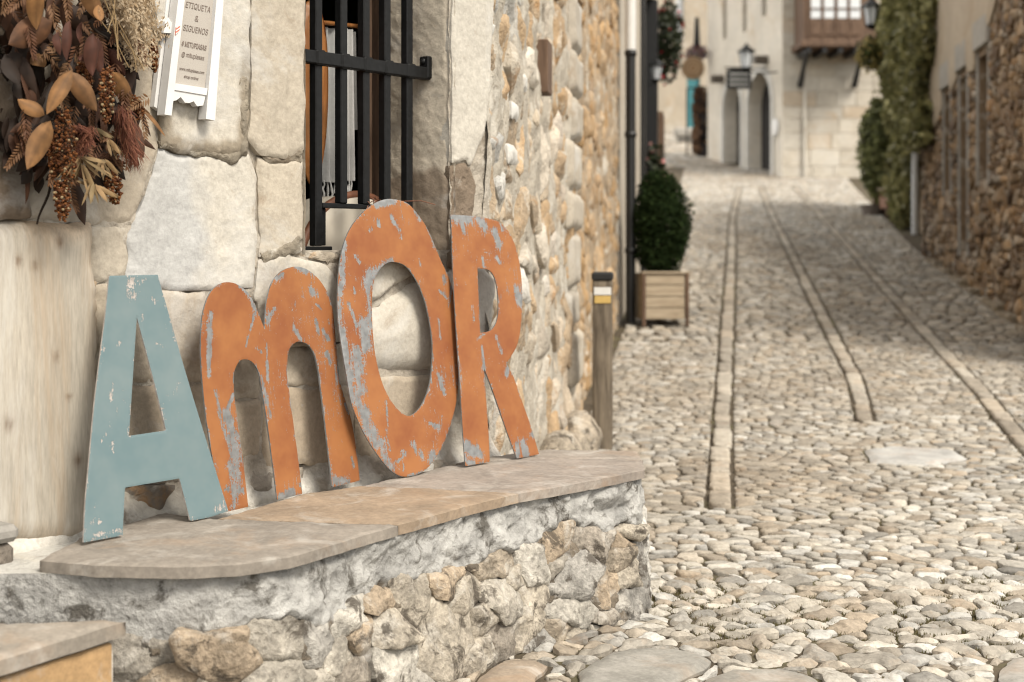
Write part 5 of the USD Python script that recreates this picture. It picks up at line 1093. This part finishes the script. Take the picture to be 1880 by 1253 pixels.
c = CF(4.9, 2.72, .07); lantern(c, .5, 'small dark lantern on the plaster house beside its doorway', -BN, .25)
def flowers(name, label, c, rx, rz, n, gcol, fcol, nf, seed, hang=True, cat='flowers'):
    t = thing(name, label, cat, tuple(c))
    m1, c1 = leafcloud(n, ball(c, rx, rz, .2, .3), .06, gcol, seed); part(t, 'foliage', m1, 'leaf', tint=c1, smooth=False)
    m1, c1 = leafcloud(nf, ball(c, rx * 1.05, rz * 1.05, .75, .3), .055, fcol, seed + 1, .9); part(t, 'blossom', m1, 'leaf', tint=c1, smooth=False, kind='stuff')
    return t
flowers('hanging_plant', 'dark trailing plant with red flowers high on the plaster house', CF(6.6, 3.3, .14), .2, .5, 1600, ((.012, .018, .008), (.04, .05, .02)), ((.5, .05, .05), (.35, .03, .04)), 40, 31)
flowers('climbing_flowers', 'pink flowering plant standing above the conifer bush', CF(3.9, 1.62, .10), .1, .3, 400, ((.012, .018, .008), (.04, .05, .02)), ((.62, .25, .24), (.6, .35, .3)), 30, 35)

# ---------------------------------------------------------------- right-hand house: plaster above, rubble below
R0 = np.array([right_x(4.0), 4.0, 0]); RT = np.array([.15, 1, 0]) / math.hypot(.15, 1); RN = np.array([-RT[1], RT[0], 0])
RF = Frame(R0, RT, RN)
RU = lambda y: (y - 4.0) / RT[1]
house4 = thing('brown_house', 'long brown rubble wall with worn beige plaster above on the right', 'house', tuple(RF(5, 0, 0)))
rl = RU(14.55)
slits = {'slit': (RU(12.97), .34, 1.42, 2.30), 'tall': (RU(12.09), .36, .86, 2.36), 'niche': (RU(11.18), .40, 1.43, 2.42)}
hol = [sbox(u - w / 2, a, u + w / 2, b) for u, w, a, b in slits.values()]
wp = Polygon([(3.9, -.6), (rl, -.6), (rl, 3.70), (5.2, 3.02), (3.9, 2.95)]).difference(unary_union(hol))
part(house4, 'wall', extrude(wp, RF, -.35, 0), 'mortar', tint=(.30, .215, .14), smooth=False)
for k, (u, w, a, b) in slits.items():
    part(house4, 'slit_window', fbox(RF, u - w / 2 - .02, u + w / 2 + .02, a - .02, b + .02, -.36, -.28), 'dark_room', smooth=False)
    for s in (-1, 1): part(house4, 'jamb', fbox(RF, u + s * (w / 2 + .045) - .04, u + s * (w / 2 + .045) + .04, a - .05, b + .06, -.05, .012, .01), 'sandstone', tint=GREYS * .8, smooth=False)
    part(house4, 'slit_lintel', fbox(RF, u - w / 2 - .10, u + w / 2 + .10, b + .061, b + .30, -.05, .037, .01), 'sandstone', tint=GREYS * 1.15, smooth=False)
def plast_edge(u): return 2.35 + .55 * np.clip((RU(11.3) - u) / 1.2, 0, 1) + .3 * fbm(np.stack([u, 0 * u, 0 * u], -1), 1.6, 3) - .35 * np.clip((u - RU(12.5)) / 1.5, 0, 1)
uu = np.linspace(3.92, rl, 120)
pp = Polygon([(u, float(plast_edge(np.array(u)))) for u in uu] + [(rl, 3.69), (5.2, 3.01), (3.92, 2.94)]).buffer(0).difference(unary_union([h.buffer(.09) for h in hol]))
if hasattr(pp, 'geoms'): pp = max(pp.geoms, key=lambda g: g.area)
pv, pf_, puv, pd = relief(Polygon(pp.exterior), RF, .07, edge_r=.05, drop=.012, amps=((.012, 1.5), (.004, 8)), depth=.03, seed=3, h0=.035)
part(house4, 'plaster_coat', (pv, pf_), 'plaster', tint=(.52, .435, .33), smooth=True)
rreg = Polygon([(3.92, -.2)] + [(u, float(plast_edge(np.array(u))) - .01) for u in uu] + [(rl - .02, -.2)]).difference(unary_union([h.buffer(.1) for h in hol]))
cs = cells(3.9, rl, -.1, 3.3, .15, .062, 71, rreg, lloyd=0, jit=.5, merge=.3)
cs = [P for P in cs if RF(P.centroid.x, 0, 0)[1] > 6.5 and P.centroid.y > gz(0, RF(P.centroid.x, 0, 0)[1]) - .04]
def vis_r(P):
    w = RF(P.centroid.x, P.centroid.y, 0); return 940 + 2583 * w[0] / w[1] < 1885
cs.sort(key=lambda P: (not vis_r(P), P.centroid.x))
out, outc = [], []
pal = [np.array(c) for c in ((.25, .16, .09), (.34, .225, .125), (.42, .29, .17), (.16, .105, .065), (.38, .29, .2))]
for i, P in enumerate(cs):
    r = np.random.default_rng(7000 + i)
    m = dome(P, RF, r.uniform(.006, .03), .02, 9, seed=i, gap=.010, rnd=.006, rings=((1, .3), (.88, .9)), tilt=.2, rough=.4)
    if m is None: continue
    c = pal[r.integers(5)] * r.uniform(.6, 1.25)
    if i < 290: part(house4, 'stone', m, 'rubble', tint=c, smooth=True)
    else: out.append(m); outc.append(c)
part(house4, 'rubble_stones', join(out), 'rubble', tint=joint_tint(out, outc), smooth=True, kind='stuff')
part(house4, 'foot_course', join([fbox(RF, a, a + .46, float(gz(0, RF(a + .2, 0, 0)[1])) - .3, float(gz(0, RF(a, 0, 0)[1])) + .05 + .015 * (k % 3), 0.002, .09, .02) for k, a in enumerate(np.arange(3.95, rl - .5, .48))]), 'benchstone', tint=(.36, .29, .2), smooth=False)

# ivy house
E0 = np.array([4.50, 14.6, 0]); ET = np.array([1.20, 6.4, 0]); EL = np.linalg.norm(ET); ET /= EL; EN = np.array([-ET[1], ET[0], 0])
EF = Frame(E0, ET, EN)
house5 = thing('ivy_house', 'narrow stone house front hidden under ivy with grey downpipe', 'house', tuple(E0))
part(house5, 'wall', fbox(EF, 0.0, EL, -.3, 4.7, -.6, 0), 'plaster', tint=(.42, .33, .23), smooth=False)
pc = EF(2.25, 0, .10); pcz = float(gz(pc[0], pc[1]))
part(house5, 'downpipe', tube([(pc[0], pc[1], pcz), (pc[0], pc[1], pcz + 1.28)], .036, 10), 'glass_white', smooth=True, label='pale blue grey downpipe at the foot of the ivy')
def ivy_s(r, n):
    u = r.uniform(.0, EL + .1, n * 4); v = r.uniform(.4, 4.85, n * 4)
    bot = 1.6 + .5 * np.sin(u * 1.3) + np.clip(2.6 - u, 0, 3) * .55 - np.clip(u - 3.8, 0, 3) * .25 + .5 * fbm(np.c_[u, 0 * u, 0 * u], 1.7, 4)
    ok = v > bot; u, v = u[ok][:n], v[ok][:n]; n = len(u)
    lump = np.clip(.5 + 1.3 * fbm(np.c_[u, v, 0 * u], 1.1, 6) + .8 * fbm(np.c_[u, v, 0 * u], 3, 7), .05, 1.4)
    h = lump * .42 * r.random(n) ** .35
    return EF(u, v, h), np.tile(EN * .6 - UP * .3, (n, 1)), (.55 + .9 * (fbm(np.c_[u, v, 0 * u], 2.2, 12) + .5)) * r.uniform(.8, 1.2, n)
ivy = thing('ivy', 'thick curtain of olive green ivy hanging down the house at the right', 'ivy', tuple(EF(3, 2, .1)))
mm, cc = leafcloud(15000, ivy_s, .105, ((.11, .115, .042), (.44, .41, .18)), 9, .8)
cc = cc[:len(mm[0])]
def ivy_s2(r, n):
    u = r.uniform(RU(13.0), rl + .02, n * 3); v = r.uniform(1.9, 3.6, n * 3)
    ok = (u - RU(13.0)) * 1.2 + .25 * (v - 1.9) + .9 * fbm(np.c_[u, v, 0 * u], 1.6, 4) > .95; u, v = u[ok][:n], v[ok][:n]; n = len(u)
    return RF(u, v, .03 + .14 * r.random(n)), np.tile(RN * .6 - UP * .3, (n, 1)), (.55 + .9 * (fbm(np.c_[u, v, 0 * u], 2.2, 12) + .5)) * r.uniform(.8, 1.2, n)
m2, c2 = leafcloud(2200, ivy_s2, .1, ((.11, .115, .042), (.44, .41, .18)), 19, .8)
mm, cc = join([mm, m2]), np.vstack([cc, c2])
part(ivy, 'foliage', mm, 'leaf', tint=cc, smooth=False)
part(ivy, 'stem', join([tube([EF(a, .9, .03), EF(a + .1, 2.2, .05), EF(a - .1, 4., .05)], .025, 6) for a in (2.6, 3.4, 4.6, 5.4)]), 'brown_wood', smooth=True)
sb = np.array([5.12, 19.9]); sz = float(gz(*sb))
shrub = thing('potted_shrub', 'slender bushy green shrub in a low pot at the foot of the ivy', 'shrub', (sb[0], sb[1], sz))
mm, cc = leafcloud(3500, ball((sb[0] + .05, sb[1], sz + .95), .27, .72, .3, .35), .085, ((.08, .095, .034), (.31, .32, .13)), 15, .7)
part(shrub, 'foliage', mm, 'leaf', tint=cc, smooth=False)
part(shrub, 'trunk', tube([(sb[0], sb[1], sz + .1), (sb[0] + .03, sb[1], sz + .8)], .02, 6), 'brown_wood', smooth=True)
part(shrub, 'pot', lathe((sb[0], sb[1], sz), [(.14, 0), (.2, .14), (.21, .15), (.18, .15), (.17, .1), (0, .1)], 16), 'attr', tint=(.16, .13, .11), smooth=True)
cb = np.array([5.38, 19.6]); cz = float(gz(*cb)); CBF = Frame((cb[0], cb[1], cz), (1, .1, 0), (.1, -1, 0))
crate = thing('wooden_trough', 'reddish wooden plant trough on legs under the ivy', 'planter', (cb[0], cb[1], cz))
for k in range(3): part(crate, 'board', fbox(CBF, -.22, .22, .12 + k * .085, .2 + k * .085, .13, .15, .004), 'attr', tint=(.25, .13, .08), smooth=False)
part(crate, 'side', fbox(CBF, -.22, -.2, .12, .375, -.13, .13), 'attr', tint=(.25, .13, .08), smooth=False)
part(crate, 'side', fbox(CBF, .2, .22, .12, .375, -.13, .13), 'attr', tint=(.25, .13, .08), smooth=False)
part(crate, 'rim', fbox(CBF, -.25, .25, .375, .40, -.17, .17, .005), 'attr', tint=(.32, .25, .19), smooth=False)
for q in (-.2, .2): part(crate, 'leg', fbox(CBF, q - .02, q + .02, 0, .12, .1, .14), 'brown_wood', smooth=False)
lc = EF(5.1, 4.15, .42); lantern(lc, .85, 'lantern on an iron arm above the hanging basket at the top of the ivy', -EN, .4)
flowers('hanging_basket', 'round hanging basket of green leaves and yellow flowers below the ivy lantern', EF(5.1, 3.62, .42), .2, .24, 900, ((.02, .03, .008), (.10, .12, .03)), ((.45, .33, .10), (.3, .25, .1)), 260, 41)

# ---------------------------------------------------------------- far house with arches and wooden gallery
K0 = np.array([5.8, 30.2, 0]); FT = np.array([1., 0.0, 0]); FT /= np.linalg.norm(FT); FNm = np.array([FT[1], -FT[0], 0])
FF = Frame(K0, FT, FNm)
AT = np.array([-.16, .987, 0]); AT /= np.linalg.norm(AT); AN = np.array([-AT[1], AT[0], 0])
AF = Frame(K0, AT, AN)
far_house = thing('arched_house', 'tall pale stone house with two arches and a brown wooden gallery closing the street', 'house', tuple(K0))
stone('ashlar', s1=1.5, s2=12, lo=.86, hi=1.1, blotch=(.5, .33, .17, .6), bs=1.1, bt=(.56, .68), blotch2=(.66, .62, .55, .6), b2s=1.3, b2t=(.52, .64), bump=.5, dist=.02)
part(far_house, 'front_wall', fbox(FF, 0.0, 7., 0, 9.5, -.5, -.03), 'mortar', tint=(.60, .53, .43), smooth=False)
z = 1.6; r = np.random.default_rng(17)
bigs, bigc, nb = [], [], 0
while z < 7.4:
    hh = r.uniform(.24, .38); u = 0.0
    while u < 3.0:
        ln = r.uniform(.35, .8); t = r.uniform(); c = mixc(PALE, CREAM, r.uniform(.3, .9)) * r.uniform(.98, 1.12)
        if t < .14: c = mixc(c, OCHRE, .35)
        part(far_house, 'ashlar_block', fbox(FF, u + .003, min(u + ln, 3.2) - .003, z + .003, z + hh - .003, -.1, r.uniform(-.004, .008), .012), 'ashlar', tint=c, smooth=False); nb += 1
        u += ln
    z += hh
arch = lambda s0, s1, zb, zs, zt: Polygon([(s0, zb), (s1, zb), (s1, zs)] + [((s0 + s1) / 2 + (s1 - s0) / 2 * math.cos(t), zs + (zt - zs) * math.sin(t)) for t in np.linspace(0, math.pi, 17)[1:-1]] + [(s0, zs)])
A1, A2 = arch(.62, 2.19, 1.5, 4.05, 4.80), arch(2.69, 4.01, 1.5, 4.15, 4.83)
wing = sbox(.0, .5, 5.4, 9.5).difference(A1).difference(A2)
slit = [sbox(1.0, 6.05, 1.32, 9), sbox(2.35, 5.9, 2.65, 9), sbox(3.85, 5.95, 4.15, 9)]
for q in slit: wing = wing.difference(q)
part(far_house, 'wing_wall', extrude(wing, AF, -.30, 0.0), 'ashlar', tint=mixc(CREAM, PALE, .6) * 1.25, smooth=False)
for q in (A1, A2):
    b = q.bounds; part(far_house, 'doorway', fbox(AF, b[0] - .05, b[2] + .05, b[1], b[3] + .1, -.48, -.32), 'dark_room', smooth=False)
    rg = q.buffer(.16, join_style=2).difference(q.buffer(.01)).intersection(sbox(0, 2.2, 6, 9))
    part(far_house, 'arch_surround', extrude(rg, AF, 0.001, .05), 'ashlar', tint=WHITE, smooth=False)
for q in slit:
    b = q.bounds; part(far_house, 'slit_window', fbox(AF, b[0] - .03, b[2] + .03, b[1] - .03, b[3], -.29, -.22), 'attr', tint=(.14, .10, .07), smooth=False)
for (s, zz) in ((.95, 5.05), (2.6, 5.0), (4.1, 5.0)):
    part(far_house, 'corbel', fbox(AF, s - .1, s + .1, zz - .1, zz + .08, 0, .3, .02), 'attr', tint=(.10, .08, .06), smooth=False)
pz0 = 2.2; pq = FF(.47, 0, .06)
part(far_house, 'downpipe', tube([(pq[0], pq[1], pz0), (pq[0], pq[1], 4.3)], .035, 8), 'plaster', tint=PALE * 1.1, smooth=True)
pl = AF(.36, 3.5, .03); part(far_house, 'plaque', lathe(pl, [(0, .03), (.18, .025), (.2, 0)], 20, AN), 'white_paint', smooth=True)
# the gallery
GU0, GU1, GB, GT = .26, 1.78, 5.20, 7.4
gal = part(far_house, 'gallery', fbox(FF, GU0, GU1, GB, GT, .0, .95, .01), 'brown_wood', smooth=False, label='brown glazed wooden gallery on braces')
part(gal, 'sill_beam', fbox(FF, GU0 - .07, GU1 + .07, GB - .14, GB, .0, 1.03, .02), 'brown_wood', smooth=False)
for k in range(5): part(gal, 'joist', fbox(FF, GU0 + .06 + k * .33, GU0 + .16 + k * .33, GB - .26, GB - .141, 0, .98, .01), 'black_paint', smooth=False)
for k in range(4):
    u = (.417, .689, .972, 1.232)[k]
    pn = part(gal, 'pane', fbox(FF, u, u + .205, 5.66, 6.9, .951, .956), 'glass_white', smooth=False)
    part(gal, 'panel', fbox(FF, u + .0, u + .205, GB + .1, 5.60, .951, .975, .01), 'brown_wood', smooth=False)
    part(gal, 'glazing_bar', fbox(FF, u, u + .205, 5.84, 5.87, .957, .975), 'brown_wood', smooth=False)
    part(gal, 'stile', fbox(FF, u - .062, u - .012, GB + .05, GT, .951, .985, .008), 'brown_wood', smooth=False)
for u in (.36, 1.52):
    part(gal, 'brace', tube([FF(u, GB - .2, .9), FF(u + .01, GB - .5, .45), FF(u + .01, GB - .85, .08)], [.055, .05, .07], 8), 'black_paint', smooth=True)
lc = AF(.15, 4.95, .75); lantern(lc, 1.15, 'wrought iron street lantern with frosted glass beside the black hanging sign', (AN * -1), .7)
bsn = thing('shop_sign', 'black iron shop sign hanging over the right arch', 'sign', tuple(AF(.9, 4.6, .6)))
SGF = Frame(AF(1.0, 4.62, .62), (1, .1, 0), (.1, -1, 0))
part(bsn, 'board', fbox(SGF, -.30, .26, -.22, .20, -.03, .03, .01), 'iron', smooth=False)
for k, q in enumerate((.10, -.02, -.13)): part(bsn, 'lettering_line', fbox(SGF, -.24, .20, q - .025, q + .025, .031, .036), 'attr', tint=(.45, .45, .43), smooth=False)
part(bsn, 'arm', tube([AF(1.0, 4.86, 0), AF(1.0, 4.86, .95)], .02, 6), 'iron', smooth=True)

# ---------------------------------------------------------------- the end of the street, upper left
Y9 = 46.; G9 = float(gz(0, Y9))
EF9 = Frame((3.0, Y9, G9), (1, 0, 0), (0, -1, 0))
end_house = thing('end_house', 'beige plastered house with blue door at the far end of the street', 'house', (5, Y9, G9))
w9 = sbox(-1, -1, 7, 7).difference(sbox(2.72, -1, 3.15, 2.15)).difference(sbox(2.35, 3.0, 2.62, 5.2))
part(end_house, 'wall', extrude(w9, EF9, -.3, 0), 'ashlar', tint=mixc(CREAM, TAN, .25), smooth=False)
part(end_house, 'door', fbox(EF9, 2.7, 3.17, -.5, 2.2, -.2, -.12), 'attr', tint=(.05, .22, .25), smooth=False, label='blue green door')
win = part(end_house, 'window', fbox(EF9, 2.33, 2.64, 2.98, 5.22, -.2, -.15), 'glass_white', smooth=False)
for q in (3.7, 4.4): part(win, 'glazing_bar', fbox(EF9, 2.33, 2.64, q, q + .06, -.149, -.12), 'iron', smooth=False)
# shop goods beside the wing's far corner
gc = AF(5.9, 0, .08); gzz = float(gz(gc[0], gc[1]))
rack = thing('clothes_rack', 'dark rack of brown and black goods standing by the far corner', 'rack', (gc[0], gc[1], gzz))
for k, (dx, w_, z0, z1, col) in enumerate(((-.06, .14, .1, 1.6, (.16, .09, .05)), (.1, .22, .0, 1.5, (.025, .02, .02)), (.02, .2, 1.1, 1.75, (.10, .055, .03)), (.26, .14, .2, 1.7, (.2, .13, .07)))):
    mm, cc = leafcloud(260, lambda r, n: (np.c_[gc[0] + dx + r.uniform(-w_ / 2, w_ / 2, n), gc[1] + r.uniform(-.15, .15, n), gzz + r.uniform(z0, z1, n)], np.tile([0, -1., 0], (n, 1)), np.ones(n)), .16, (np.array(col) * .7, np.array(col) * 1.3), 60 + k, .9)
    part(rack, 'garment', mm, 'cloth', tint=cc, smooth=False)
part(rack, 'rail', tube([(gc[0] - .3, gc[1], gzz + 1.75), (gc[0] + .35, gc[1], gzz + 1.75)], .02, 6), 'iron', smooth=True)
for q in (-.3, .35): part(rack, 'upright', tube([(gc[0] + q, gc[1], gzz), (gc[0] + q, gc[1], gzz + 1.75)], .02, 6), 'iron', smooth=True)
wc = np.array([4.45, 34.6, 5.30])
wick = thing('wicker_sign', 'round wicker disc hanging as a sign over the far end of the street', 'sign', tuple(wc))
part(wick, 'disc', lathe(wc, [(0, .03), (.2, .025), (.29, .0), (.2, -.025), (0, -.03)], 24, (0, -1, 0)), 'attr', tint=(.33, .2, .1), smooth=True)
for q in (.1, .19, .27):
    t = np.linspace(0, 6.2832, 25); part(wick, 'woven_ring', tube(wc + np.c_[q * np.cos(t), 0 * t - .035, q * np.sin(t)], .015, 5, False), 'attr', tint=(.45, .33, .2), smooth=True)
part(wick, 'arm', tube([wc + np.array([-.75, 0, .02]), wc + np.array([-.25, 0, .02])], .018, 6), 'iron', smooth=True)
fb = AF(5.15, 5.75, .35)
t9 = flowers('flower_basket', 'purple and orange flower basket hanging at the far corner of the arched house', fb, .30, .22, 500, ((.03, .03, .03), (.08, .06, .05)), ((.10, .06, .16), (.35, .14, .06)), 260, 51)
part(t9, 'hanger', tube([fb + UP * .1, fb + UP * .9], [.09, .05], 6), 'iron', smooth=True)
tr = np.array([5.05, 41.0]); tz = float(gz(*tr))
trough = thing('stone_trough', 'low stone flower trough on the paving before the blue door', 'trough', (tr[0], tr[1], tz))
TRF = Frame((tr[0], tr[1], tz), (1, 0, 0), (0, -1, 0))
part(trough, 'basin', fbox(TRF, -.32, .32, .15, .42, -.2, .2, .05), 'ashlar', tint=GREYS * 1.2, smooth=False)
part(trough, 'foot', fbox(TRF, -.22, .22, 0, .15, -.14, .14, .02), 'ashlar', tint=GREYS * .6, smooth=False)
